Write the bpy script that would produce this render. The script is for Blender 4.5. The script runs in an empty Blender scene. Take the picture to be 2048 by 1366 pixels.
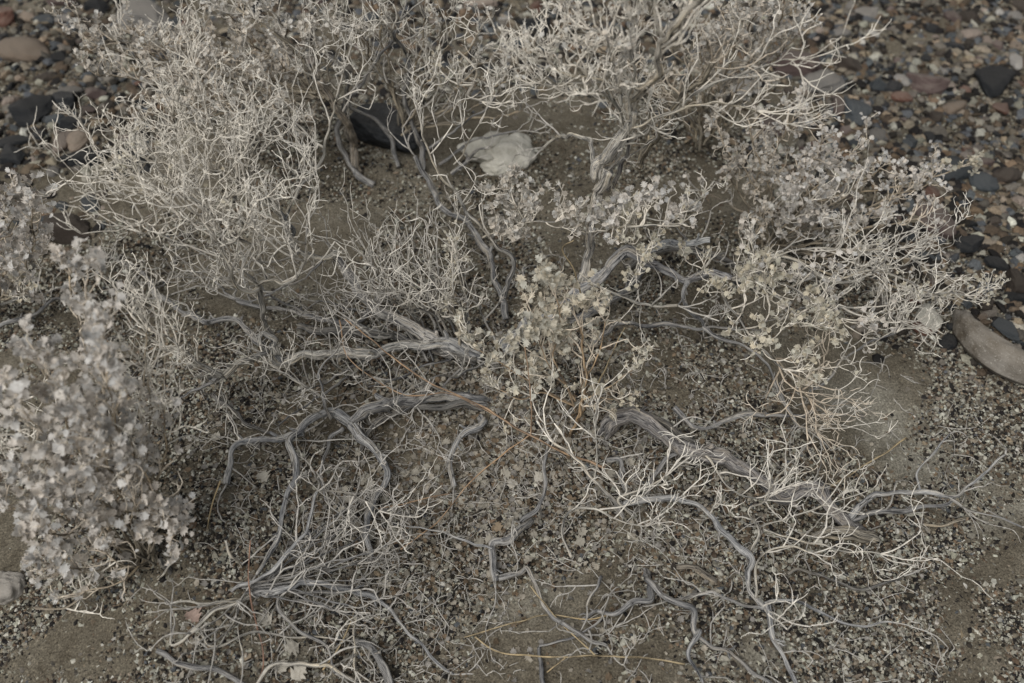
import bpy, math, random
import numpy as np
from mathutils import Vector
R = math.radians
rnd = random.Random(11)
rng = np.random.default_rng(11)
S = bpy.context.scene
COL = S.collection

# ------------------------------------------------------------------ camera
H, PITCH, LENS = 1.15, R(48), 35.0
F = LENS / 36.0 * 2048
cam = bpy.data.cameras.new('camera'); cam_o = bpy.data.objects.new('camera', cam); COL.objects.link(cam_o)
cam_o.location = (0, 0, H); cam_o.rotation_euler = (R(90) - PITCH, 0, 0)
cam.lens = LENS; cam.sensor_width = 36; cam.clip_start = 0.02; cam.clip_end = 500
cam.dof.use_dof = True; cam.dof.focus_distance = 1.30; cam.dof.aperture_fstop = 3.5
S.camera = cam_o
FW = Vector((0, math.cos(PITCH), -math.sin(PITCH))); UP = Vector((0, math.sin(PITCH), math.cos(PITCH)))

# ------------------------------------------------------------------ light: soft dusk shade
SUN_EL, SUN_AZ = R(55), R(215)          # high, veiled and very soft
w = bpy.data.worlds.new('World'); S.world = w; w.use_nodes = True
nt = w.node_tree; bg = nt.nodes['Background']
sky = nt.nodes.new('ShaderNodeTexSky'); sky.sky_type = 'NISHITA'; sky.sun_disc = False
sky.sun_elevation = SUN_EL; sky.sun_rotation = SUN_AZ; sky.air_density = 1.0; sky.dust_density = 3.0; sky.ozone_density = 1.0
hsv = nt.nodes.new('ShaderNodeHueSaturation'); hsv.inputs['Saturation'].default_value = 0.25
nt.links.new(sky.outputs[0], hsv.inputs['Color']); tintn = nt.nodes.new('ShaderNodeMix'); tintn.data_type = 'RGBA'; tintn.blend_type = 'MULTIPLY'; tintn.inputs[0].default_value = 1; tintn.inputs[7].default_value = (.985, .995, 1, 1)
nt.links.new(hsv.outputs[0], tintn.inputs[6]); nt.links.new(tintn.outputs[2], bg.inputs[0]); bg.inputs[1].default_value = 0.065
sl = bpy.data.lights.new('sun', 'SUN'); sl.energy = 2.5; sl.angle = R(50); sl.color = (1, .968, .925)
so = bpy.data.objects.new('sun', sl); COL.objects.link(so)
sd = Vector((math.sin(SUN_AZ) * math.cos(SUN_EL), math.cos(SUN_AZ) * math.cos(SUN_EL), math.sin(SUN_EL)))
so.rotation_euler = (-sd).to_track_quat('-Z', 'Y').to_euler()
S.view_settings.view_transform = 'Standard'; S.view_settings.look = 'None'
S.view_settings.exposure = 0.24; S.view_settings.gamma = 1
S.cycles.max_bounces = 5; S.cycles.diffuse_bounces = 2; S.cycles.use_denoising = True

# ------------------------------------------------------------------ terrain height
def plane_pt(px, py, h=0.0):
    d = FW + Vector(((px - 1024) / F, 0, 0)) + UP * ((683 - py) / F)
    return Vector((0, 0, H)) + d * ((h - H) / d.z)
MOUNDS = [(880, 560, .34, .030), (350, 1120, .13, .030), (1000, 330, .30, .035), (480, 1210, .10, .022), (1560, 430, .22, .02),
          (1500, 1000, .35, .010), (1080, 1260, .12, .008), (150, 900, .3, .02), (600, 330, .2, .02), (1100, 700, .15, .02)]
_m = [(plane_pt(a, b).x, plane_pt(a, b).y, s, h) for a, b, s, h in MOUNDS]
_wv = [(rnd.uniform(1.5, 9) * (1 + i * .35), rnd.uniform(0, 6.28), rnd.uniform(0, 6.28)) for i in range(12)]
def gh(x, y):
    x = np.asarray(x, float); y = np.asarray(y, float); z = np.zeros(np.broadcast(x, y).shape)
    for mx, my, s, h in _m: z = z + h * np.exp(-((x - mx) ** 2 + (y - my) ** 2) / (2 * s * s))
    near = np.exp(-((x / 6) ** 2 + ((y - 1.5) / 6) ** 2))
    for k, a, p in _wv: z = z + near * .016 / k * np.sin(k * 2 * (x * math.cos(a) + y * math.sin(a)) + p) * 1.6
    z = z + (1 - near) * (.12 * np.sin(x * .31 + 1) * np.cos(y * .27) + .05 * np.sin(x * .9 + y * .7))
    return z
_gx = np.linspace(-2.5, 2.5, 251); _gy = np.linspace(-.5, 4.5, 251)
_gz = gh(_gx[:, None], _gy[None, :]).tolist()
def gs(x, y):
    u = min(max((x + 2.5) / .02, 0), 248.9); v = min(max((y + .5) / .02, 0), 248.9)
    i, j = int(u), int(v); a, b = u - i, v - j
    return (_gz[i][j] * (1 - a) + _gz[i + 1][j] * a) * (1 - b) + (_gz[i][j + 1] * (1 - a) + _gz[i + 1][j + 1] * a) * b
def P(px, py, h=0.0):
    z = h
    for _ in range(5):
        p = plane_pt(px, py, z); z = gs(p.x, p.y) + h
    return p
def depth(p): return (p - Vector((0, 0, H))).dot(FW)
def to_px(x, y, z):      # vectorised: where a world point stands, used for zoning the gravel by place
    dx, dy, dz = x, y, z - H
    dep = dy * FW.y + dz * FW.z
    return 1024 + F * dx / dep, 683 - F * (dy * UP.y + dz * UP.z) / dep
def fbm(x, y, sc, seed, oct=3):
    r = np.random.default_rng(seed); t = 0; amp = 1; tot = 0
    for o in range(oct):
        for _ in range(5):
            a = r.uniform(0, 6.28); k = sc * (2 ** o) * r.uniform(.7, 1.4); p = r.uniform(0, 6.28)
            t = t + amp * np.sin(k * (x * math.cos(a) + y * math.sin(a)) + p + 1.3 * np.sin(k * .6 * (y * math.cos(a) - x * math.sin(a)) + p * 2)); tot += amp * .45
        amp *= .6
    return t / tot

# ------------------------------------------------------------------ mesh helpers
def make_mesh(name, V, faces, smooth=True, mat=None, col=None, vec=None):
    """faces: list of arrays (n, k) of vertex indices"""
    me = bpy.data.meshes.new(name)
    V = np.ascontiguousarray(V, np.float32)
    faces = [f for f in faces if len(f)]
    me.vertices.add(len(V)); me.vertices.foreach_set('co', V.ravel())
    nl = sum(f.size for f in faces); nf = sum(len(f) for f in faces)
    me.loops.add(nl); me.polygons.add(nf)
    me.loops.foreach_set('vertex_index', np.concatenate([f.ravel() for f in faces]).astype(np.int32))
    ls = np.concatenate([np.full(len(f), f.shape[1]) for f in faces])
    st = np.concatenate([[0], np.cumsum(ls)[:-1]]).astype(np.int32)
    me.polygons.foreach_set('loop_start', st)
    me.update(calc_edges=True)
    me.polygons.foreach_set('use_smooth', np.full(nf, smooth))
    if col is not None:
        a = me.attributes.new('tint', 'FLOAT_COLOR', 'POINT')
        c = np.ones((len(V), 4), np.float32); c[:, :3] = col; a.data.foreach_set('color', c.ravel())
    if vec is not None:
        a = me.attributes.new('grain', 'FLOAT_VECTOR', 'POINT'); a.data.foreach_set('vector', np.ascontiguousarray(vec, np.float32).ravel())
    if mat: me.materials.append(mat)
    return me
def obj(name, me, parent=None):
    o = bpy.data.objects.new(name, me); COL.objects.link(o)
    if parent:
        o.parent = parent
        if me is not None: o.location = -Vector(parent['_o']) if '_o' in parent else (0, 0, 0)
    return o
def tag(o, label=None, cat=None, group=None, kind=None):
    for k, v in (('label', label), ('category', cat), ('group', group), ('kind', kind)):
        if v: o[k] = v
    return o

def catmull(pts, step):
    """pts: (n,4) xyz+r ; resampled about every step metres"""
    p = np.asarray(pts, float); p = np.vstack([2 * p[0] - p[1], p, 2 * p[-1] - p[-2]]); out = []
    p[:, 3] = np.maximum(p[:, 3], 1e-4)
    for i in range(1, len(p) - 2):
        L = np.linalg.norm(p[i + 1, :3] - p[i, :3]); n = max(2, int(L / step)); t = np.linspace(0, 1, n, endpoint=False)[:, None]
        a, b, c, d = p[i - 1], p[i], p[i + 1], p[i + 2]
        out.append(.5 * (2 * b + (c - a) * t + (2 * a - 5 * b + 4 * c - d) * t ** 2 + (3 * b - a - 3 * c + d) * t ** 3))
    out.append(p[-2][None]); return np.vstack(out)

def tubes(Pn, Rn, sides, flute=0.0, cap=True, r=rng):
    """Pn (B,N,3), Rn (B,N): batch of tubes -> verts, faces, grain coordinates, path index"""
    B, N, _ = Pn.shape
    T = np.empty_like(Pn); T[:, 1:-1] = Pn[:, 2:] - Pn[:, :-2]; T[:, 0] = Pn[:, 1] - Pn[:, 0]; T[:, -1] = Pn[:, -1] - Pn[:, -2]
    T /= np.linalg.norm(T, axis=2, keepdims=True) + 1e-12
    ref = np.where(np.abs(T[:, 0, 2:3]) < .8, np.array([[0, 0, 1.]]), np.array([[1., 0, 0]]))
    n = np.cross(T[:, 0], ref); n /= np.linalg.norm(n, axis=1, keepdims=True)
    Ns = [n]
    for i in range(1, N):
        n = n - T[:, i] * (n * T[:, i]).sum(1, keepdims=True); n = n / (np.linalg.norm(n, axis=1, keepdims=True) + 1e-12); Ns.append(n)
    Nn = np.stack(Ns, 1); Bn = np.cross(T, Nn)
    th = np.linspace(0, 2 * math.pi, sides, endpoint=False)
    s = np.concatenate([np.zeros((B, 1)), np.cumsum(np.linalg.norm(np.diff(Pn, axis=1), axis=2), axis=1)], 1)
    rad = np.repeat(Rn[:, :, None], sides, 2)
    if flute > 0:
        f = np.zeros((B, N, sides))
        for k, a in ((2, .55), (3, .5), (5, .45), (8, .3), (11, .2)):
            ph = r.uniform(0, 6.28, (B, 1, 1)); tw = r.uniform(-14, 14, (B, 1, 1)); wob = np.sin(s[:, :, None] * r.uniform(12, 35) + ph) * .7
            f += a * (1 - 1.6 * np.abs(np.sin(k * .5 * th[None, None] + ph + tw * s[:, :, None] * .5 + wob)) ** .8 * .6 - .4)
        f += .25 * np.sin(s[:, :, None] * 60 + r.uniform(0, 6.28, (B, 1, 1)) + th * 1.0)
        rad = rad * (1 + flute * f)
        # one open crack that wanders along the wood
        for q in range(2):
            t0 = r.uniform(0, 6.28, (B, 1, 1)) + 1.0 * np.sin(s[:, :, None] * r.uniform(5, 14) + r.uniform(0, 6, (B, 1, 1)))
            dth = np.angle(np.exp(1j * (th[None, None] - t0)))
            gate = np.clip(1.6 * np.sin(s[:, :, None] * r.uniform(10, 25) + r.uniform(0, 6, (B, 1, 1))) + .4, 0, 1)
            rad = rad * (1 - .75 * gate * np.exp(-(dth / .17) ** 2))
    V = Pn[:, :, None] + rad[..., None] * (np.cos(th)[None, None, :, None] * Nn[:, :, None] + np.sin(th)[None, None, :, None] * Bn[:, :, None])
    off = r.uniform(0, 50, (B, 1, 1))
    G = np.stack([np.cos(th)[None, None] * Rn[:, :, None] + off, np.sin(th)[None, None] * Rn[:, :, None] + off, np.repeat(s[:, :, None], sides, 2)], -1)
    idx = np.arange(B * N * sides).reshape(B, N, sides)
    a = idx[:, :-1]; b = idx[:, 1:]
    fq = np.stack([a, np.roll(a, -1, 2), np.roll(b, -1, 2), b], -1).reshape(-1, 4)
    faces = [fq]
    if cap: faces += [idx[:, -1].reshape(B, sides), idx[:, 0, ::-1].reshape(B, sides)]
    return V.reshape(-1, 3), faces, G.reshape(-1, 3), np.repeat(np.arange(B), N * sides)

# ------------------------------------------------------------------ materials
def new_mat(name):
    m = bpy.data.materials.new(name); m.use_nodes = True; nt = m.node_tree; b = nt.nodes['Principled BSDF']
    b.inputs['Specular IOR Level'].default_value = .15
    return m, nt, b
def N_(nt, t, **k):
    n = nt.nodes.new(t)
    for a, v in k.items(): setattr(n, a, v)
    return n
def ramp(nt, stops, interp='LINEAR'):
    n = nt.nodes.new('ShaderNodeValToRGB'); n.color_ramp.interpolation = interp; e = n.color_ramp.elements
    while len(e) < len(stops): e.new(.5)
    for i, (p, c) in enumerate(stops): e[i].position = p; e[i].color = (*c, 1) if len(c) == 3 else c
    return n
def attr_tint(nt): return N_(nt, 'ShaderNodeAttribute', attribute_name='tint')
def mul(nt, a, b, fac=1.0):
    n = N_(nt, 'ShaderNodeMix', data_type='RGBA', blend_type='MULTIPLY'); n.inputs[0].default_value = fac
    nt.links.new(a, n.inputs[6]); nt.links.new(b, n.inputs[7]); return n.outputs[2]

def wood_material():
    m, nt, b = new_mat('weathered_wood'); L = nt.links.new
    at = N_(nt, 'ShaderNodeAttribute', attribute_name='grain')
    mp = N_(nt, 'ShaderNodeMapping'); mp.inputs['Scale'].default_value = (700, 700, 34); L(at.outputs['Vector'], mp.inputs[0])
    n1 = N_(nt, 'ShaderNodeTexNoise'); n1.inputs['Scale'].default_value = 1; n1.inputs['Detail'].default_value = 5; n1.inputs['Roughness'].default_value = .72; n1.inputs['Distortion'].default_value = .6; L(mp.outputs[0], n1.inputs['Vector'])
    r1 = ramp(nt, [(.37, (.05, .05, .053)), (.44, (.50, .50, .51)), (.56, (1.12, 1.11, 1.08)), (.72, (1.55, 1.54, 1.5))]); L(n1.outputs[0], r1.inputs[0])
    mp2 = N_(nt, 'ShaderNodeMapping'); mp2.inputs['Scale'].default_value = (200, 200, 14); L(at.outputs['Vector'], mp2.inputs[0])
    n2 = N_(nt, 'ShaderNodeTexNoise'); n2.inputs['Scale'].default_value = 1; n2.inputs['Detail'].default_value = 3; L(mp2.outputs[0], n2.inputs['Vector'])
    r2 = ramp(nt, [(.33, (.46, .475, .50)), (.52, (.95, .95, .94)), (.72, (1.12, 1.05, .92))]); L(n2.outputs[0], r2.inputs[0])
    c = mul(nt, attr_tint(nt).outputs['Color'], r1.outputs[0]); c = mul(nt, c, r2.outputs[0]); L(c, b.inputs['Base Color'])
    b.inputs['Roughness'].default_value = .9; b.inputs['Specular IOR Level'].default_value = .08
    bp = N_(nt, 'ShaderNodeBump'); bp.inputs['Strength'].default_value = .9; bp.inputs['Distance'].default_value = .0016; L(n1.outputs[0], bp.inputs['Height']); L(bp.outputs[0], b.inputs['Normal'])
    return m
def twig_material():
    m, nt, b = new_mat('dry_twig'); L = nt.links.new
    tc = N_(nt, 'ShaderNodeTexCoord'); n1 = N_(nt, 'ShaderNodeTexNoise'); n1.inputs['Scale'].default_value = 170; n1.inputs['Detail'].default_value = 3; L(tc.outputs['Object'], n1.inputs['Vector'])
    r1 = ramp(nt, [(.3, (.62, .61, .60)), (.5, (.95, .95, .95)), (.7, (1.15, 1.13, 1.1))]); L(n1.outputs[0], r1.inputs[0])
    L(mul(nt, attr_tint(nt).outputs['Color'], r1.outputs[0]), b.inputs['Base Color']); b.inputs['Roughness'].default_value = .85
    return m
def leaf_material(name='dry_leaf', trans=.42):
    m, nt, b = new_mat(name); L = nt.links.new
    tc = N_(nt, 'ShaderNodeTexCoord'); n1 = N_(nt, 'ShaderNodeTexNoise'); n1.inputs['Scale'].default_value = 260; n1.inputs['Detail'].default_value = 4; L(tc.outputs['Object'], n1.inputs['Vector'])
    r1 = ramp(nt, [(.3, (.72, .70, .68)), (.52, (1, 1, 1)), (.75, (1.12, 1.12, 1.12))]); L(n1.outputs[0], r1.inputs[0])
    c = mul(nt, attr_tint(nt).outputs['Color'], r1.outputs[0]); L(c, b.inputs['Base Color']); b.inputs['Roughness'].default_value = .8
    tr = N_(nt, 'ShaderNodeBsdfTranslucent'); L(c, tr.inputs[0]); mx = N_(nt, 'ShaderNodeMixShader'); mx.inputs[0].default_value = trans
    L(b.outputs[0], mx.inputs[1]); L(tr.outputs[0], mx.inputs[2]); L(mx.outputs[0], nt.nodes['Material Output'].inputs[0])
    bp = N_(nt, 'ShaderNodeBump'); bp.inputs['Strength'].default_value = .4; bp.inputs['Distance'].default_value = .001; L(n1.outputs[0], bp.inputs['Height']); L(bp.outputs[0], b.inputs['Normal'])
    return m
def grain_material(name):
    m, nt, b = new_mat(name); L = nt.links.new
    tc = N_(nt, 'ShaderNodeTexCoord'); n1 = N_(nt, 'ShaderNodeTexNoise'); n1.inputs['Scale'].default_value = 300; n1.inputs['Detail'].default_value = 3; L(tc.outputs['Object'], n1.inputs['Vector'])
    r1 = ramp(nt, [(.3, (.7, .7, .7)), (.7, (1.25, 1.25, 1.25))]); L(n1.outputs[0], r1.inputs[0])
    L(mul(nt, attr_tint(nt).outputs['Color'], r1.outputs[0]), b.inputs['Base Color']); b.inputs['Roughness'].default_value = .8
    return m
def stone_material(name, c, c2, sc=60, speck=(.5, .48, .44), rough=.75, band=False, dust=.38):
    m, nt, b = new_mat(name); L = nt.links.new
    tc = N_(nt, 'ShaderNodeTexCoord'); oi = N_(nt, 'ShaderNodeObjectInfo')
    ad = N_(nt, 'ShaderNodeVectorMath', operation='ADD'); L(tc.outputs['Object'], ad.inputs[0]); L(oi.outputs['Location'], ad.inputs[1])
    n1 = N_(nt, 'ShaderNodeTexNoise'); n1.inputs['Scale'].default_value = sc; n1.inputs['Detail'].default_value = 6; n1.inputs['Roughness'].default_value = .65; L(ad.outputs[0], n1.inputs['Vector'])
    if band:
        mp = N_(nt, 'ShaderNodeMapping'); mp.inputs['Scale'].default_value = (.3, .4, 2.2); mp.inputs['Rotation'].default_value = (.5, .3, 0); L(ad.outputs[0], mp.inputs[0]); L(mp.outputs[0], n1.inputs['Vector'])
    r1 = ramp(nt, [(.32, c), (.68, c2)]); L(n1.outputs[0], r1.inputs[0])
    n2 = N_(nt, 'ShaderNodeTexNoise'); n2.inputs['Scale'].default_value = 420; n2.inputs['Detail'].default_value = 2; L(ad.outputs[0], n2.inputs['Vector'])
    r2 = ramp(nt, [(.6, (0, 0, 0)), (.72, (1, 1, 1))]); L(n2.outputs[0], r2.inputs[0])
    mx = N_(nt, 'ShaderNodeMix', data_type='RGBA'); L(r1.outputs[0], mx.inputs[6]); mx.inputs[7].default_value = (*speck, 1)
    mt = N_(nt, 'ShaderNodeMath', operation='MULTIPLY'); mt.inputs[1].default_value = .45; L(r2.outputs[0], mt.inputs[0]); L(mt.outputs[0], mx.inputs[0])
    # dust settled on the upward faces
    ge = N_(nt, 'ShaderNodeNewGeometry'); sp = N_(nt, 'ShaderNodeSeparateXYZ'); L(ge.outputs['Normal'], sp.inputs[0])
    mr = N_(nt, 'ShaderNodeMapRange'); mr.inputs[1].default_value = .55; mr.inputs[2].default_value = 1.0; mr.inputs[3].default_value = 0; mr.inputs[4].default_value = dust; L(sp.outputs[2], mr.inputs[0])
    md = N_(nt, 'ShaderNodeMix', data_type='RGBA'); L(mr.outputs[0], md.inputs[0]); L(mx.outputs[2], md.inputs[6]); md.inputs[7].default_value = (.24, .215, .18, 1)
    hs = N_(nt, 'ShaderNodeHueSaturation'); L(md.outputs[2], hs.inputs['Color'])
    m2 = N_(nt, 'ShaderNodeMapRange'); m2.inputs[3].default_value = .7; m2.inputs[4].default_value = 1.25; L(oi.outputs['Random'], m2.inputs[0]); L(m2.outputs[0], hs.inputs['Value'])
    L(hs.outputs[0], b.inputs['Base Color']); b.inputs['Roughness'].default_value = rough
    bp = N_(nt, 'ShaderNodeBump'); bp.inputs['Strength'].default_value = .8; bp.inputs['Distance'].default_value = .0035; L(n1.outputs[0], bp.inputs['Height']); L(bp.outputs[0], b.inputs['Normal'])
    return m
def sand_material():
    m, nt, b = new_mat('desert_sand'); L = nt.links.new
    tc = N_(nt, 'ShaderNodeTexCoord')
    def noi(s, d=4, r=.6):
        n = N_(nt, 'ShaderNodeTexNoise'); n.inputs['Scale'].default_value = s; n.inputs['Detail'].default_value = d; n.inputs['Roughness'].default_value = r; L(tc.outputs['Object'], n.inputs['Vector']); return n
    a, f, g = noi(5), noi(380, 4, .8), noi(60, 5, .6)
    ra = ramp(nt, [(.3, (.086, .075, .057)), (.5, (.122, .108, .083)), (.72, (.170, .155, .125))]); L(a.outputs[0], ra.inputs[0])
    rf = ramp(nt, [(.34, (.22, .21, .20)), (.44, (.78, .78, .77)), (.56, (1.08, 1.08, 1.08)), (.66, (1.9, 1.88, 1.8))]); L(f.outputs[0], rf.inputs[0])
    rg = ramp(nt, [(.3, (.74, .72, .70)), (.6, (1.06, 1.06, 1.06))]); L(g.outputs[0], rg.inputs[0])
    sa = N_(nt, 'ShaderNodeAttribute', attribute_name='silt'); ms = N_(nt, 'ShaderNodeMix', data_type='RGBA'); L(sa.outputs['Fac'], ms.inputs[0]); L(ra.outputs[0], ms.inputs[6]); ms.inputs[7].default_value = (.235, .225, .19, 1)
    c = mul(nt, ms.outputs[2], rf.outputs[0]); c = mul(nt, c, rg.outputs[0]); L(c, b.inputs['Base Color']); b.inputs['Roughness'].default_value = .95
    b.inputs['Specular IOR Level'].default_value = .05
    bp = N_(nt, 'ShaderNodeBump'); bp.inputs['Strength'].default_value = .6; bp.inputs['Distance'].default_value = .0022; L(f.outputs[0], bp.inputs['Height'])
    bp2 = N_(nt, 'ShaderNodeBump'); bp2.inputs['Strength'].default_value = .8; bp2.inputs['Distance'].default_value = .006; L(g.outputs[0], bp2.inputs['Height']); L(bp.outputs[0], bp2.inputs['Normal']); L(bp2.outputs[0], b.inputs['Normal'])
    return m
WOOD, TWIG, LEAF, GRAIN, SAND = wood_material(), twig_material(), leaf_material(), grain_material('gravel_grain'), sand_material()
STRAW = twig_material(); STRAW.name = 'straw'
SM = {
 'charcoal black': stone_material('stone_charcoal', (.012, .013, .015), (.034, .037, .040), speck=(.12, .12, .12), rough=.6, dust=.10),
 'slate blue': stone_material('stone_slate', (.034, .040, .045), (.088, .099, .106), speck=(.2, .21, .22), rough=.6, dust=.10),
 'dark brown': stone_material('stone_dark_brown', (.030, .025, .021), (.07, .056, .046), speck=(.15, .13, .11), dust=.15),
 'rust red': stone_material('stone_rust', (.10, .052, .040), (.18, .098, .074), speck=(.3, .2, .16)),
 'maroon': stone_material('stone_maroon', (.075, .054, .050), (.145, .108, .100), speck=(.26, .2, .19)),
 'tan': stone_material('stone_tan', (.20, .155, .118), (.31, .25, .195), speck=(.42, .36, .30)),
 'pinkish beige': stone_material('stone_pinkish', (.27, .215, .178), (.38, .32, .275), speck=(.48, .42, .37)),
 'grey': stone_material('stone_grey', (.13, .125, .118), (.24, .23, .215), speck=(.34, .33, .31)),
 'pale grey': stone_material('stone_pale', (.30, .29, .27), (.44, .42, .39), speck=(.52, .51, .48)),
 'taupe': stone_material('stone_taupe', (.070, .058, .043), (.185, .172, .152), 26, speck=(.40, .38, .34), dust=.3),
 'white': stone_material('stone_white', (.36, .345, .29), (.60, .58, .515), 40, speck=(.7, .68, .62), dust=.05),
 'banded': stone_material('stone_banded', (.34, .30, .25), (.62, .60, .56), 60, speck=(.5, .48, .44), band=True),
}

# ------------------------------------------------------------------ ground sheet
def axis(lo, hi, step, far):
    mid = np.arange(lo, hi, step); g = step * 1.25 ** np.arange(1, 60); g = np.cumsum(g); g = g[g < far]
    return np.concatenate([lo - g[::-1], mid, hi + g])
ax = axis(-1.7, 1.7, .011, 120); ay = axis(.1, 3.1, .011, 150)
X, Y = np.meshgrid(ax, ay, indexing='ij'); Z = gh(X, Y)
fine = np.exp(-((X / 1.9) ** 8 + ((Y - 1.5) / 1.9) ** 8))
Z = Z + fine * (.0022 * fbm(X, Y, 40, 5, 3) + .0035 * fbm(X, Y, 11, 6, 2))
idx = np.arange(X.size).reshape(X.shape)
fq = np.stack([idx[:-1, :-1], idx[1:, :-1], idx[1:, 1:], idx[:-1, 1:]], -1).reshape(-1, 4)
ground = obj('ground', make_mesh('ground', np.stack([X, Y, Z], -1).reshape(-1, 3), [fq], True, SAND)); tag(ground, kind='structure')
_px, _py = to_px(X, Y, Z); _px = _px + 60 * fbm(X, Y, 9, 41, 3); _py = _py + 40 * fbm(X, Y, 9, 42, 3); silt = np.zeros_like(X)
for _x, _y, _rx, _ry, _s in [(1740, 800, 65, 40, .9), (1800, 855, 70, 42, .9), (1870, 910, 80, 42, .8), (1945, 960, 80, 42, .75), (2020, 1020, 80, 42, .7), (1620, 1330, 160, 50, .7), (1990, 1020, 80, 50, .6), (560, 600, 130, 60, .35), (1000, 1230, 150, 50, .5)]:
    silt = np.maximum(silt, _s * np.exp(-(((_px - _x) / _rx) ** 2 + ((_py - _y) / _ry) ** 2) ** 1.5))
silt = np.where((Y > .1) & (Y < 3.1) & (np.abs(X) < 2), silt, 0)
_a = ground.data.attributes.new('silt', 'FLOAT', 'POINT'); _a.data.foreach_set('value', silt.ravel().astype(np.float32))

# ------------------------------------------------------------------ gravel
ICO_V = None
def ico(sub):
    t = (1 + 5 ** .5) / 2
    V = [(-1, t, 0), (1, t, 0), (-1, -t, 0), (1, -t, 0), (0, -1, t), (0, 1, t), (0, -1, -t), (0, 1, -t), (t, 0, -1), (t, 0, 1), (-t, 0, -1), (-t, 0, 1)]
    V = [Vector(v).normalized() for v in V]
    Fc = [(0, 11, 5), (0, 5, 1), (0, 1, 7), (0, 7, 10), (0, 10, 11), (1, 5, 9), (5, 11, 4), (11, 10, 2), (10, 7, 6), (7, 1, 8), (3, 9, 4), (3, 4, 2), (3, 2, 6), (3, 6, 8), (3, 8, 9), (4, 9, 5), (2, 4, 11), (6, 2, 10), (8, 6, 7), (9, 8, 1)]
    for _ in range(sub):
        c = {}; nf = []
        def mid(a, b):
            k = (min(a, b), max(a, b))
            if k not in c: V.append(((V[a] + V[b]) / 2).normalized()); c[k] = len(V) - 1
            return c[k]
        for a, b, d in Fc:
            x, y, z = mid(a, b), mid(b, d), mid(d, a); nf += [(a, x, z), (b, y, x), (d, z, y), (x, y, z)]
        Fc = nf
    return np.array([v[:] for v in V]), np.array(Fc)
I0 = ico(0)
CUBE_V = np.array([(x, y, z) for x in (-1, 1) for y in (-1, 1) for z in (-1, 1)], float) * .72
CUBE_F = np.array([(0, 1, 3, 2), (4, 6, 7, 5), (0, 4, 5, 1), (2, 3, 7, 6), (0, 2, 6, 4), (1, 5, 7, 3)])
def rotmats(n, flat=.35):
    a = rng.uniform(0, 6.28, n); tx = rng.normal(0, flat, n); ty = rng.normal(0, flat, n)
    ca, sa, cx, sx, cy, sy = np.cos(a), np.sin(a), np.cos(tx), np.sin(tx), np.cos(ty), np.sin(ty); o = np.zeros(n); l = np.ones(n)
    Rz = np.stack([ca, -sa, o, sa, ca, o, o, o, l], -1).reshape(n, 3, 3)
    Rx = np.stack([l, o, o, o, cx, -sx, o, sx, cx], -1).reshape(n, 3, 3)
    Ry = np.stack([cy, o, sy, o, l, o, -sy, o, cy], -1).reshape(n, 3, 3)
    return Rx @ Ry @ Rz
PAL = np.array([(.34, .325, .265), (.43, .42, .355), (.54, .53, .465), (.022, .020, .019), (.04, .035, .029), (.12, .092, .066), (.17, .122, .082), (.25, .215, .165), (.16, .145, .122), (.28, .225, .16), (.095, .102, .108)])
def zone(px, py):
    """sandiness 0..1 and pebble-field 0..1 from the place on the ground"""
    sand = np.zeros_like(px); q1 = fbm(px / 100, py / 100, 2.2, 31, 3); q2 = fbm(px / 100, py / 100, 2.2, 32, 3); px0, py0 = px, py; px = px + 55 * q1; py = py + 40 * q2
    for x, y, rx, ry, s in [(150, 1290, 330, 110, .45), (370, 960, 70, 150, 1), (360, 1150, 95, 90, 1), (880, 390, 150, 110, .8), (1000, 1230, 170, 60, .5), (1740, 800, 65, 38, .95), (1800, 855, 70, 38, .95), (1870, 910, 75, 38, .8), (1950, 965, 75, 38, .7),
                            (1600, 1330, 130, 45, .5), (660, 1330, 150, 50, .5), (1230, 1080, 200, 60, .35), (470, 1230, 60, 60, .8), (1000, 1170, 120, 40, .5), (1950, 1010, 70, 40, .5), (260, 680, 200, 160, .5), (1330, 1230, 90, 60, .6), (1290, 430, 420, 90, .55), (600, 560, 120, 80, .4), (1160, 350, 90, 110, .6), (930, 1340, 90, 30, .5)]:
        sand = np.maximum(sand, s * np.exp(-(((px - x) / rx) ** 2 + ((py - y) / ry) ** 2) ** 1.3))
    peb = 1 / (1 + np.exp(-(px - (1500 + np.clip(py - 150, 0, 900) * .95 + 0)) / 70.)) * (py < 760)
    peb = np.maximum(peb, 1 / (1 + np.exp((px - (420 - py * .50)) / 45.)) * (py < 500))
    peb = np.maximum(peb, 1 / (1 + np.exp((py - 110) / 30.)))
    return sand, peb
def scatter(n, lo=.25, hi=2.35, wx=.78):
    y = rng.uniform(lo, hi, n * 2); x = rng.uniform(-1, 1, n * 2) * (.42 + y * .55) * wx * 1.25
    z = gh(x, y); px, py = to_px(x, y, z)
    k = (px > -60) & (px < 2110) & (py > -60) & (py < 1430)
    return x[k], y[k], z[k], px[k], py[k]
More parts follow.
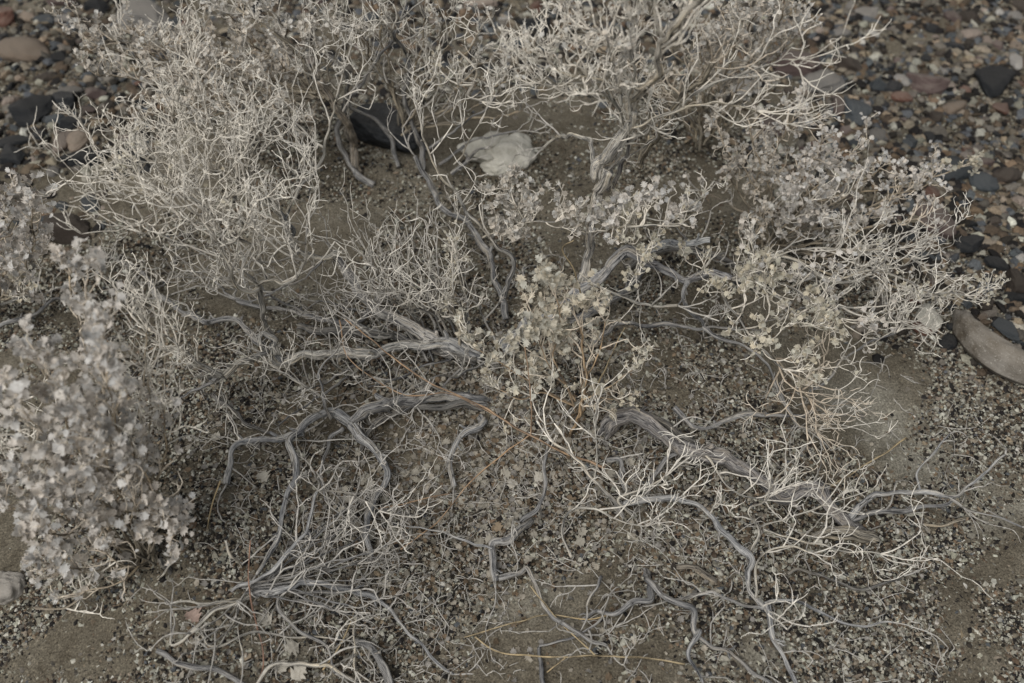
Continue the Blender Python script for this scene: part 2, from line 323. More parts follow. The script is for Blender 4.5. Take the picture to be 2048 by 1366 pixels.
def grains(name, n, smin, smax, prob, tmplV, tmplF, label, dark=.5, power=2.2, colf=None, jit=.22):
    x, y, z, px, py = scatter(n)
    sd_, pb = zone(px, py); cl = fbm(x, y, 22, 9, 2)
    keep = rng.uniform(0, 1, len(x)) < prob(x, y, px, py, sd_, pb, cl)
    x, y, z, px, py = (a[keep] for a in (x, y, z, px, py)); m = len(x); pb = pb[keep]; cl = cl[keep]
    s = smin + (smax - smin) * rng.uniform(0, 1, m) ** power
    V = np.repeat(tmplV[None], m, 0) * (1 + rng.normal(0, jit, (m, len(tmplV), 1))) + rng.normal(0, jit * .4, (m, len(tmplV), 3))
    sc = np.stack([rng.uniform(.8, 1.35, m), rng.uniform(.6, 1.0, m), rng.uniform(.3, .7, m)], -1) * s[:, None]
    V = V * sc[:, None]; V = np.einsum('nij,nvj->nvi', rotmats(m), V)
    V += np.stack([x, y, z + s * .18], -1)[:, None]
    ci = colf(m, px, py, pb, cl, s) ; c = PAL[ci] * .72 * rng.uniform(.6, 1.3, (m, 1)) * (1 + rng.normal(0, .012, (m, 3)))
    k = len(tmplV); Fc = (tmplF[None] + (np.arange(m) * k)[:, None, None]).reshape(-1, tmplF.shape[1])
    o = obj(name, make_mesh(name, V.reshape(-1, 3), [Fc], False, GRAIN, np.repeat(np.clip(c, 0.01, .8), k, 0)))
    tag(o, label, 'gravel', kind='stuff'); return o
def cf_fine(m, px, py, pb, cl, s):
    w_ = np.array([.15, .13, .06, .15, .13, .08, .05, .12, .07, .05, .03]); return rng.choice(11, m, p=w_ / w_.sum())
def cf_peb(m, px, py, pb, cl, s):
    w_ = np.array([.05, .02, .008, .19, .15, .12, .06, .12, .18, .05, .16]); return rng.choice(11, m, p=w_ / w_.sum())
def pr_fine(x, y, px, py, sd_, pb, cl): return np.clip((1 - .75 * sd_) * (.9 + .5 * cl), .22, 1) * np.where(py < 560, .5, 1)
def pr_coarse(x, y, px, py, sd_, pb, cl): return np.clip((1 - 1.05 * sd_) * (.7 + .4 * cl), .07, 1) * np.where(py > 650, 1, .45)
def pr_peb(x, y, px, py, sd_, pb, cl): return np.clip(pb * (.75 + .5 * cl), 0, 1) * np.where(px < 700, np.clip(.75 - (py - 180) / 350., .08, .62), .85)
grains('fine_gravel', 360000, .0009, .0029, pr_fine, CUBE_V, CUBE_F, 'fine brown, black and cream gravel spread over the sand', colf=cf_fine, power=1.8)
grains('gravel', 60000, .0020, .0050, pr_coarse, I0[0], I0[1], 'angular cream and brown gravel chips scattered over the sand', colf=cf_fine, power=2.6)
grains('pebbly_gravel', 95000, .0030, .0150, pr_peb, I0[0], I0[1], 'multicoloured pebbly gravel of the stony flat around the shrubs', colf=cf_peb, power=3.4, jit=.14)

# ------------------------------------------------------------------ stones as things
SUBI = ico(4)
def stone_mesh(seed, kind='round'):
    r = np.random.default_rng(seed); V = SUBI[0].copy()
    if kind in ('block', 'rough', 'slab'):
        n = {'block': 9, 'rough': 13, 'slab': 8}[kind]
        for _ in range(n):      # planes that chip the ball into facets
            d = r.normal(size=3); d /= np.linalg.norm(d); c = r.uniform(.45, .8); t = V @ d; V -= np.clip(t - c, 0, None)[:, None] * d * .92
    f = np.zeros(len(V))
    for k, a in ((1.3, .16), (2.6, .09), (6, .035), (13, .016), (27, .009)):
        for _ in range(3): d = r.normal(size=3); f += a * .6 * np.sin(V @ d * k + r.uniform(0, 6))
    if kind == 'bean': V[:, 1] += .35 * V[:, 0] ** 2
    return V * (1 + f)[:, None]
_sm = {}
def stone_data(kind, i, mat, smooth=True):
    k = (kind, i, mat)
    if k not in _sm: _sm[k] = make_mesh('stone', stone_mesh(hash_i(kind, i), kind), [SUBI[1]], True, SM[mat])
    return _sm[k]
def hash_i(kind, i): return {'round': 100, 'block': 200, 'rough': 300, 'slab': 400, 'bean': 500}[kind] + i
TAKEN = []
def stone(px, py, wpx, hpx, mat, kind, rot, label, group=None, flat=None, sink=.3, name='stone', v=0, cat='stone'):
    p = P(px, py + hpx * .15, 0); d = depth(p); q_ = 1.3 if kind in ('block', 'rough', 'slab') else 1.08; a = q_ * wpx / 2 * d / F; b = q_ * hpx / 2 * d / F
    # seen from ~48 deg above: apparent height mixes depth and thickness
    el = math.atan2(H - p.z, math.hypot(p.x, p.y)); th = (flat if flat else .62) * min(a, b * 1.4)
    by = max(.3 * a, math.sqrt(max(b * b - (th * math.cos(el)) ** 2, .1 * b * b)) / max(math.sin(el), .4))
    o = obj(name, stone_data(kind, v, mat)); o.location = (p.x, p.y, p.z + th * (1 - 2 * sink) * .9)
    o.scale = (a, by, th); o.rotation_euler = (rnd.uniform(-.12, .12), rnd.uniform(-.12, .12), R(rot))
    tag(o, label, cat, group); TAKEN.append((px, py, max(wpx, hpx) / 2)); return o
ST = [
 (55, 104, 92, 48, 'tan', 'round', 5, 'flat tan stone with a grey top, largest at the upper left edge'),
 (288, 42, 92, 54, 'grey', 'slab', -8, 'big greyish slab stone behind the leafy clump at the upper left'),
 (345, 50, 30, 22, 'slate blue', 'block', 40, 'small blue-grey stone just right of the big greyish slab'),
 (373, 53, 30, 26, 'rust red', 'block', 10, 'rust red blocky stone, second right of the greyish slab'),
 (10, 38, 48, 38, 'rust red', 'rough', 20, 'rust red stone cut by the left edge near the top corner'),
 (56, 36, 34, 20, 'tan', 'round', 0, 'small tan stone between the rust red corner stone and a dark one'),
 (190, 14, 56, 30, 'charcoal black', 'rough', -15, 'black stone at the top edge left of the greyish slab'),
 (120, 4, 60, 26, 'maroon', 'rough', 5, 'maroon stone at the top edge above the tan flat stone'),
 (92, 42, 44, 16, 'slate blue', 'slab', 0, 'thin blue-grey stone above the large tan stone'),
 (132, 207, 46, 36, 'charcoal black', 'rough', 10, 'black angular stone left of the leafy back clump'),
 (68, 228, 56, 52, 'charcoal black', 'rough', -30, 'charcoal lump of rock left of the black angular stone'),
 (94, 155, 42, 20, 'dark brown', 'round', 0, 'flat dark brown stone below the large tan stone'),
 (24, 200, 30, 24, 'pinkish beige', 'round', 0, 'pinkish beige pebble near the left edge under the tan stone'),
 (110, 240, 40, 20, 'slate blue', 'block', -5, 'blue-grey flat stone above the black wedge stone'),
 (146, 250, 60, 30, 'charcoal black', 'slab', 15, 'shiny black wedge stone above the pair of beige cobbles'),
 (26, 285, 66, 24, 'charcoal black', 'round', 18, 'long black stone at the left edge'),
 (22, 315, 54, 38, 'charcoal black', 'rough', 0, 'rounded black stone below the long black one at the left edge'),
 (126, 279, 34, 44, 'pinkish beige', 'round', 10, 'pale pinkish cobble, left one of a touching pair'),
 (159, 280, 46, 46, 'tan', 'round', -10, 'tan round cobble, right one of a touching pair'),
 (172, 318, 104, 42, 'charcoal black', 'bean', 14, 'dark curved stone below the pair of beige cobbles'),
 (196, 190, 36, 24, 'maroon', 'rough', 30, 'maroon stone at the foot of the upper left twigs'),
 (140, 181, 46, 18, 'grey', 'round', 0, 'flat grey stone above the black angular one'),
 (180, 411, 38, 34, 'slate blue', 'rough', 0, 'blue-black stone on sand left of the twiggy crown'),
 (126, 413, 26, 20, 'slate blue', 'round', 0, 'small blue stone left of the blue-black one on the sand'),
 (64, 355, 44, 14, 'dark brown', 'slab', 5, 'thin dark stone lying on sand near the left edge'),
 (140, 466, 90, 50, 'dark brown', 'rough', 0, 'dark brown rock behind the leafy left foreground shrub'),
 (262, 335, 100, 60, 'charcoal black', 'rough', 10, 'black rock half hidden under the left twiggy crown'),  # added black stone shape, stands in for a dark hole under the twigs
 (960, 8, 66, 26, 'pinkish beige', 'round', 0, 'pale beige stone at the middle of the top edge'),
 (1072, 14, 26, 20, 'rust red', 'block', 0, 'rust red stone right of the pale one on the top edge'),
 (1070, 52, 66, 30, 'charcoal black', 'rough', 0, 'black stone below the rust red one at the top centre'),
 (1044, 90, 44, 18, 'slate blue', 'rough', 0, 'blue-black stone seen between top centre twigs'),
 (742, 34, 26, 22, 'slate blue', 'round', 0, 'dark blue stone among twigs at the top left of centre'),
 (1224, 26, 46, 22, 'dark brown', 'rough', 0, 'dark stone behind the pale top twigs right of centre'),
 (1645, 168, 74, 50, 'grey', 'round', 38, 'smooth grey oval cobble right of the pale branch tips'),
 (1694, 134, 66, 30, 'dark brown', 'slab', -30, 'dark brown slab behind the smooth grey cobble'),
 (1604, 130, 74, 62, 'maroon', 'rough', 60, 'reddish brown rock left of the smooth grey cobble'),
 (1488, 176, 46, 34, 'pale grey', 'round', 0, 'pale stone under the branch tips at the upper right'),
 (1704, 220, 46, 46, 'slate blue', 'block', 15, 'blue-grey block with a flat top below the grey cobble'),
 (1672, 212, 34, 32, 'maroon', 'rough', 0, 'maroon stone tucked left of the blue-grey block'),
 (1852, 174, 72, 44, 'maroon', 'rough', -10, 'large pitted maroon stone on the gravel'),
 (1803, 195, 38, 22, 'rust red', 'round', 0, 'rust red stone at the lower left of the pitted maroon one'),
 (1784, 174, 34, 26, 'charcoal black', 'round', 0, 'black stone left of the pitted maroon one'),
 (1756, 172, 36, 24, 'slate blue', 'block', -20, 'blue-grey stone two left of the pitted maroon one'),
 (1804, 160, 26, 24, 'pale grey', 'round', 0, 'pale pebble above the black one by the maroon stone'),
 (1900, 174, 26, 20, 'pinkish beige', 'block', 20, 'beige chip right of the pitted maroon stone'),
 (1982, 168, 76, 44, 'charcoal black', 'slab', 25, 'black tilted slab near the right edge'),
 (2003, 218, 28, 22, 'rust red', 'block', 0, 'brick red square stone near the right edge'),
 (1905, 214, 48, 28, 'tan', 'round', 20, 'tan mottled stone below the pitted maroon one'),
 (1868, 236, 34, 22, 'dark brown', 'rough', 0, 'dark stone left below the tan mottled one'),
 (1890, 340, 76, 48, 'slate blue', 'round', 5, 'blue-grey cobble behind the right hand leaf tips'),
 (1966, 366, 48, 38, 'slate blue', 'round', 0, 'smaller blue-grey cobble right of the leaf tips'),
 (2009, 352, 52, 36, 'dark brown', 'round', 0, 'brown cobble beside the smaller blue-grey one'),
 (1966, 324, 36, 26, 'maroon', 'round', -20, 'reddish pebble above the smaller blue-grey cobble'),
 (1868, 436, 62, 70, 'maroon', 'round', 0, 'large pinkish grey stone at the right edge of the leafy shrub'),
 (1938, 487, 58, 38, 'charcoal black', 'block', 0, 'glossy black faceted stone on the right'),
 (1992, 528, 44, 26, 'charcoal black', 'round', -20, 'black pebble lower right of the glossy faceted stone'),
 (2032, 572, 56, 50, 'dark brown', 'rough', 0, 'dark brown stone at the right edge'),
 (2036, 602, 60, 22, 'charcoal black', 'slab', -15, 'flat black stone under the dark brown one at the right edge'),
 (1852, 634, 50, 46, 'white', 'block', 20, 'white quartz-like stone at the end of the right twigs'),
 (1844, 655, 34, 26, 'rust red', 'round', 0, 'rust stone touching the white one'),
 (2012, 655, 42, 42, 'slate blue', 'block', 30, 'blue-grey cracked stone above the long curved rock'),
 (1932, 641, 22, 16, 'slate blue', 'round', 0, 'small blue pebble on the tip of the long curved rock'),
 (1908, 652, 34, 18, 'charcoal black', 'round', 0, 'black pebble left of the long curved rock tip'),
 (1966, 610, 42, 24, 'dark brown', 'rough', 0, 'dark brown stone above the long curved rock'),
 (1965, 634, 38, 14, 'tan', 'slab', 15, 'flat tan stone between dark stones above the curved rock'),
 (1545, 252, 46, 44, 'maroon', 'round', 0, 'pinkish grey stone behind the right shrub leaves'),
 (1738, 28, 42, 22, 'grey', 'block', 0, 'brownish grey block at the top right'),
 (1682, 66, 34, 24, 'grey', 'round', 0, 'round grey stone right of the top right leaves'),
 (1905, 34, 28, 24, 'maroon', 'round', 0, 'reddish round stone near the top right corner'),
 (1936, 34, 34, 24, 'dark brown', 'round', 0, 'dark round stone near the top right corner'),
 (2030, 33, 28, 18, 'pale grey', 'round', 0, 'pale stone nearest the top right corner'),
 (2042, 8, 44, 34, 'dark brown', 'round', 0, 'brown stone cut by the top right corner'),
 (1940, 68, 38, 26, 'pinkish beige', 'round', 0, 'pinkish stone under the dark round one at the top right'),
 (2028, 124, 28, 26, 'pale grey', 'rough', 0, 'pale angular stone at the right edge near the top'),
 (1820, 287, 32, 24, 'slate blue', 'block', 0, 'blue-grey stone in the gravel behind the right leaves'),
 (1758, 272, 36, 26, 'grey', 'round', 0, 'grey stone just above the right shrub leaves'),
 (1790, 598, 22, 16, 'grey', 'round', 0, 'small grey pebble under the right hand twigs'),
 (6, 1168, 84, 66, 'banded', 'round', 0, 'pale banded cobble at the left edge beside the leafy shrub'),
 (2006, 745, 0, 0, '', '', 0, ''),
]
for i, s in enumerate(ST):
    if s[2]: stone(*s, v=i % 5, sink=.27)

def rock_big(name, px, py, dims, rot, mat, seed, kind, label, lift=.3, tilt=(0, 0), cat='rock', bend=0, extra=None):
    p = P(px, py, 0); r = np.random.default_rng(seed); V, Fc = ico(5); V = V.copy()
    n = {'block': 8, 'smooth': 3, 'rough': 12}[kind]
    for _ in range(n):
        d = r.normal(size=3); d /= np.linalg.norm(d); c = r.uniform(.55, .8); t = V @ d; V -= np.clip(t - c, 0, None)[:, None] * d * .93
    f = np.zeros(len(V))
    for k, a in ((1.5, .10), (3.4, .05), (8, .02), (17, .010), (40, .006)):
        for _ in range(4): d = r.normal(size=3); f += a * .5 * np.sin(V @ d * k + r.uniform(0, 6))
    V = V * (1 + f)[:, None]
    if extra: V = extra(V, r)
    V = V * np.array(dims)
    V[:, 1] += bend * (V[:, 0] ** 2)
    o = obj(name, make_mesh(name, V, [Fc], True, SM[mat])); o.location = (p.x, p.y, p.z + dims[2] * lift); o.rotation_euler = (tilt[0], tilt[1], R(rot))
    tag(o, label, cat); return o
rock_big('rock', 768, 282, (.088, .050, .046), -14, 'charcoal black', 5, 'rough', 'big charcoal black rock half hidden behind the twigs', lift=.45, tilt=(.15, .1))
wp = P(1000, 318, 0); WR = bpy.data.objects.new('cracked_rock', None); COL.objects.link(WR); WR.location = wp; WR.scale = (.92, .92, .92); tag(WR, 'chalky white rock broken into cracked chunks, lying on the sand behind the shrub', 'rock')
def chunk(dx, dy, dz, dims, rot, seed, tilt=(0, 0)):
    r = np.random.default_rng(seed); V = ico(4)[0]; Fc = ico(4)[1]
    for _ in range(11):
        d = r.normal(size=3); d /= np.linalg.norm(d); c = r.uniform(.62, .82); t = V @ d; V = V - np.clip(t - c, 0, None)[:, None] * d * .7
    f = np.zeros(len(V))
    for k, a in ((2, .12), (5, .05), (11, .022), (28, .010)):
        for _ in range(4): d = r.normal(size=3); f += a * .5 * np.sin(V @ d * k + r.uniform(0, 6))
    f -= .25 * np.exp(-(((V[:, 0] - .3) / .35) ** 2 + ((V[:, 1] + .45) / .3) ** 2 + ((V[:, 2] - .5) / .5) ** 2))
    o = obj('chunk', make_mesh('chunk', V * (1 + f)[:, None] * np.array(dims), [Fc], True, SM['white']), WR); o.location = (dx, dy, dz); o.rotation_euler = (tilt[0], tilt[1], R(rot))
chunk(.022, -.004, .013, (.047, .036, .025), -8, 61, (.12, 0)); chunk(-.034, .004, .014, (.040, .031, .023), 12, 62, (.1, .1)); chunk(-.008, .026, .020, (.038, .024, .022), 20, 63); chunk(.034, .030, .018, (.028, .020, .022), -20, 64); chunk(-.006, -.026, .004, (.034, .022, .015), -10, 65)
rock_big('rock', 1988, 728, (.104, .032, .038), -50, 'taupe', 21, 'smooth', 'long curved grey and brown rock lying at the right edge', lift=.35, bend=4.2)
# medium pebbles of the stony flat
zones = [('on the stony flat at the upper right', lambda a, b: a > 1560 + max(0, b - 250) * .75 and b < 700, 150), ('on the stony flat at the upper left', lambda a, b: a < 400 - b * .45 and b < 470, 60),
         ('along the top edge behind the shrubs', lambda a, b: 420 < a < 1480 and b < 110, 30)]
names_ = ['charcoal black', 'slate blue', 'dark brown', 'rust red', 'maroon', 'tan', 'pinkish beige', 'grey', 'pale grey']
pw = [24, 18, 14, 4, 10, 7, 5, 16, 5]
LMK = [(288, 42, 'big greyish slab'), (55, 104, 'flat tan stone'), (158, 280, 'pair of beige cobbles'), (40, 300, 'long black stone by the left edge'), (180, 411, 'blue-black stone on the sand'), (960, 8, 'pale stone on the top edge'), (1070, 52, 'black stone at the top centre'), (1645, 168, 'smooth grey oval cobble'), (1704, 220, 'blue-grey block'), (1852, 174, 'pitted maroon stone'), (1982, 168, 'black tilted slab'),
       (1738, 28, 'brownish grey block'), (1940, 68, 'pinkish stone near the top right corner'), (2003, 218, 'brick red square stone'), (1890, 340, 'blue-grey cobble by the leaf tips'), (1966, 366, 'smaller blue-grey cobble'), (1938, 487, 'glossy black faceted stone'), (2032, 572, 'dark brown stone at the right edge'), (1852, 630, 'white quartz-like stone'), (1905, 214, 'tan mottled stone'), (1800, 287, 'blue-grey stone behind the leaves'), (520, 20, 'lilac-grey shrub top')]
def peblab(big, c, a, b):
    x, y, n = min(LMK, key=lambda q: (q[0] - a) ** 2 + (q[1] - b) ** 2); dx, dy = a - x, (b - y) * 1.3
    d = ('right of' if dx > 0 else 'left of') if abs(dx) > abs(dy) else ('below' if dy > 0 else 'above')
    if math.hypot(dx, dy) > 75: d = 'well ' + d
    l = f'{big} {c} pebble {d} the {n}'; return l, l.replace('pebble', 'pebbles')
nst = 0
for zn, test, n in zones:
    k = 0; tries = 0
    while k < n and tries < 20000:
        tries += 1; a, b = rnd.uniform(-10, 2058), rnd.uniform(-5, 700)
        if not test(a, b): continue
        d0 = depth(P(a, b)); s = rnd.uniform(.010, .022) * (1 + .5 * rnd.random() ** 4) * F / d0
        if any((a - x) ** 2 + (b - y) ** 2 < (s * .55 + q * .9) ** 2 for x, y, q in TAKEN): continue
        c = rnd.choices(names_, pw)[0]; big = 'larger' if s * d0 / F > .0185 else 'small'
        stone(a, b, s * rnd.uniform(1, 1.35), s * rnd.uniform(.6, .95), c, rnd.choice(['round', 'block', 'rough', 'rough', 'slab']), rnd.uniform(0, 180), *peblab(big, c, a, b), name='pebble', v=rnd.randrange(5), cat='pebble'); k += 1

# ------------------------------------------------------------------ leaf template (desert holly: toothed)
def leaf_templates(n=6):
    out = []
    t = np.array([0, .12, .22, .36, .44, .54, .68, .76, .86, 1.0]); wd = np.array([.012, .03, .22, .46, .27, .52, .24, .36, .11, 0.0])
    for q in range(n):
        r = np.random.default_rng(50 + q); cup = r.uniform(.1, .9); bend = r.uniform(-.45, .45)
        sp = np.stack([np.zeros(10), t, bend * t ** 2 * .5], -1); S_ = []
        for sg in (-1, 1):
            ww = wd * r.uniform(.8, 1.15, 10); tt = t + r.normal(0, .012, 10) + np.array([0, 0, 0, .06, 0, .08, 0, .09, 0, 0]); tt[0] = 0; tt[-1] = 1
            S_.append(np.stack([sg * ww, tt, bend * tt ** 2 * .5 + cup * ww ** 1.4 + r.normal(0, .05, 10) * (ww > .1)], -1))
        V = np.vstack([sp, S_[0], S_[1]]); Fc = []
        for i in range(9):
            Fc.append((i, i + 1, 10 + i + 1, 10 + i)); Fc.append((i + 1, i, 20 + i, 20 + i + 1))
        out.append((V, np.array(Fc)))
    return out
LT = leaf_templates()
def leaf_mesh(name, pos, dirs, nrm, size, col, mat=LEAF):
    """pos, dirs, nrm (n,3), size (n,), col (n,3)"""
    n = len(pos); pos = np.asarray(pos, float); d = np.asarray(dirs, float); d /= np.linalg.norm(d, axis=1, keepdims=True) + 1e-9
    nn = np.asarray(nrm, float); nn = nn - d * (nn * d).sum(1, keepdims=True); nn /= np.linalg.norm(nn, axis=1, keepdims=True) + 1e-9
    x = np.cross(d, nn); ti = rng.integers(0, len(LT), n); VV, FF, CC = [], [], []; base = 0
    for q, (V, Fc) in enumerate(LT):
        k = ti == q; m = int(k.sum())
        if not m: continue
        Vq = (V[None, :, 0:1] * x[k][:, None] * rng.uniform(.75, 1.15, (m, 1, 1)) + V[None, :, 1:2] * d[k][:, None] + V[None, :, 2:3] * nn[k][:, None]) * np.asarray(size)[k][:, None, None] + pos[k][:, None]
        VV.append(Vq.reshape(-1, 3)); FF.append((Fc[None] + (np.arange(m) * 30)[:, None, None] + base).reshape(-1, 4)); CC.append(np.repeat(np.asarray(col)[k], 30, 0)); base += m * 30
    return make_mesh(name, np.vstack(VV), [np.vstack(FF)], True, mat, np.vstack(CC))

# ------------------------------------------------------------------ twigs
NPT = 9
class Twigs:
    def __init__(s): s.p = []; s.r = []; s.c0 = []; s.c1 = []; s.nodes = []
    def grow(s, p, d, length, r, lev, st):
        pts = [p.copy()]; d = d.normalized(); seg = length / (NPT - 1); side = rnd.choice((-1, 1)); kids = []
        ax_ = Vector((rnd.gauss(0, 1), rnd.gauss(0, 1), rnd.gauss(0, 1))).normalized(); curl = st['curl'] * rnd.uniform(.15, 1.15) * (1.3 if lev == 0 else 1)
        for i in range(NPT - 1):
            if rnd.random() < .28: ax_ = (ax_ * -.6 + Vector((rnd.gauss(0, 1), rnd.gauss(0, 1), rnd.gauss(0, 1))) * .6).normalized()
            d = (d + ax_.cross(d) * curl + Vector((0, 0, st['up']))).normalized()
            if rnd.random() < .34: kk = Vector((rnd.gauss(0, 1), rnd.gauss(0, 1), rnd.gauss(0, 1))); d = (d + (kk - d * kk.dot(d)).normalized() * rnd.uniform(.12, .45)).normalized()
            p = p + d * seg; g = gs(p.x, p.y) + r * .6
            if p.z < g: p.z = g; d.z = abs(d.z) * .4
            if 'top' in st and p.z > g + st['top']: d.z -= .35
            pts.append(p.copy())
            if lev > 0 and i >= 1 and rnd.random() < st['br']: kids.append((p.copy(), d.copy(), i / NPT))
            if 'leaf' in st and lev <= st.get('llev', 1) and i >= 1: s.nodes.append((p.copy(), d.copy()))
        if lev > 0: kids.append((p.copy(), d.copy(), 1))
        tip = r * (.66 if lev else .45)
        s.p.append([q[:] for q in pts]); s.r.append((r, tip))
        f0 = st['f'](lev, 0); f1 = st['f'](lev, 1); v = rnd.uniform(.8, 1.08) * (rnd.uniform(.5, .75) if rnd.random() < .12 else 1)
        a, b = st['base'], st['tip']
        s.c0.append([(a[j] + (b[j] - a[j]) * f0) * v for j in range(3)]); s.c1.append([(a[j] + (b[j] - a[j]) * f1) * v for j in range(3)])
        for q, dd, t in kids:
            side = -side; n = Vector((rnd.gauss(0, 1), rnd.gauss(0, 1), rnd.gauss(0, 1))); n = (n - dd * n.dot(dd)).normalized()
            ang = rnd.uniform(.45, 1.15); nd = dd * math.cos(ang) + n * math.sin(ang)
            s.grow(q, nd, length * rnd.uniform(.38, .76), max(r * (.80 - .25 * t), .00055), lev - 1, st)
    def mesh(s, name, mat=None, sides=5):
        if not s.p: return None
        Pn = np.array(s.p); r = np.array(s.r); t = np.linspace(0, 1, NPT)
        Rn = r[:, :1] * (1 - t) + r[:, 1:] * t; Rn = Rn * (1 + .10 * rng.normal(size=Rn.shape)); Rn[:, 0] *= 1.12
        V, Fc, G, pi = tubes(Pn, Rn, sides)
        c0 = np.array(s.c0); c1 = np.array(s.c1); C = (c0[:, None] * (1 - t)[None, :, None] + c1[:, None] * t[None, :, None]); C = np.repeat(C[:, :, None], sides, 2).reshape(-1, 3)
        return make_mesh(name, V, Fc, True, mat or TWIG, C)
def lf(a, b=1): return lambda lev, t: max(0, min(1, a + (b - a) * (1 - (lev + 1 - t) / 4)))
STY = {
 'pale': dict(curl=.20, up=.09, br=.19, base=(.44, .41, .36), tip=(.84, .805, .725), f=lf(.2)),
 'cream': dict(curl=.23, up=.09, br=.22, base=(.54, .49, .415), tip=(.87, .83, .74), f=lf(.3)),
 'grey': dict(curl=.18, up=-.01, br=.13, base=(.30, .29, .27), tip=(.50, .48, .44), f=lf(.1), top=.05),
 'greyup': dict(curl=.18, up=.07, br=.15, base=(.31, .30, .275), tip=(.62, .59, .54), f=lf(.1)),
 'tan': dict(curl=.22, up=.07, br=.17, base=(.42, .34, .25), tip=(.78, .71, .60), f=lf(.2)),
}
LEAFC = {'silver': (.71, .68, .635), 'sage': (.64, .605, .51), 'cream': (.65, .61, .50), 'grey': (.68, .645, .585)}
def style(name, leaf=None, n=0, size=.02, llev=1):
    st = dict(STY[name]); st['nm'] = name
    if leaf: st.update(leaf=leaf, ln=n, lsize=size, llev=llev)
    return st
def leaves_from(nodes, st, prob):
    pos, dr, nr, sz, cl = [], [], [], [], []
    base = LEAFC[st['leaf']]
    for p, d in nodes:
        if rnd.random() > prob: continue
        k = 1
        for _ in range(k):
            n = Vector((rnd.gauss(0, 1), rnd.gauss(0, 1), rnd.gauss(0, 1))); q = (d * .5 + n * .8 + Vector((0, 0, .35))).normalized()
            pos.append(p[:]); dr.append(q[:]); nr.append((rnd.gauss(0, .6), rnd.gauss(0, .6) - .35, 1.0)); sz.append(st['lsize'] * rnd.uniform(.4, 1.2)); v = rnd.uniform(.78, 1.1) * (rnd.uniform(.55, .8) if rnd.random() < .15 else 1); w_ = rnd.uniform(-.03, .03)
            cl.append(((base[0] + w_) * v, base[1] * v, (base[2] - w_) * v))
    return pos, dr, nr, sz, cl

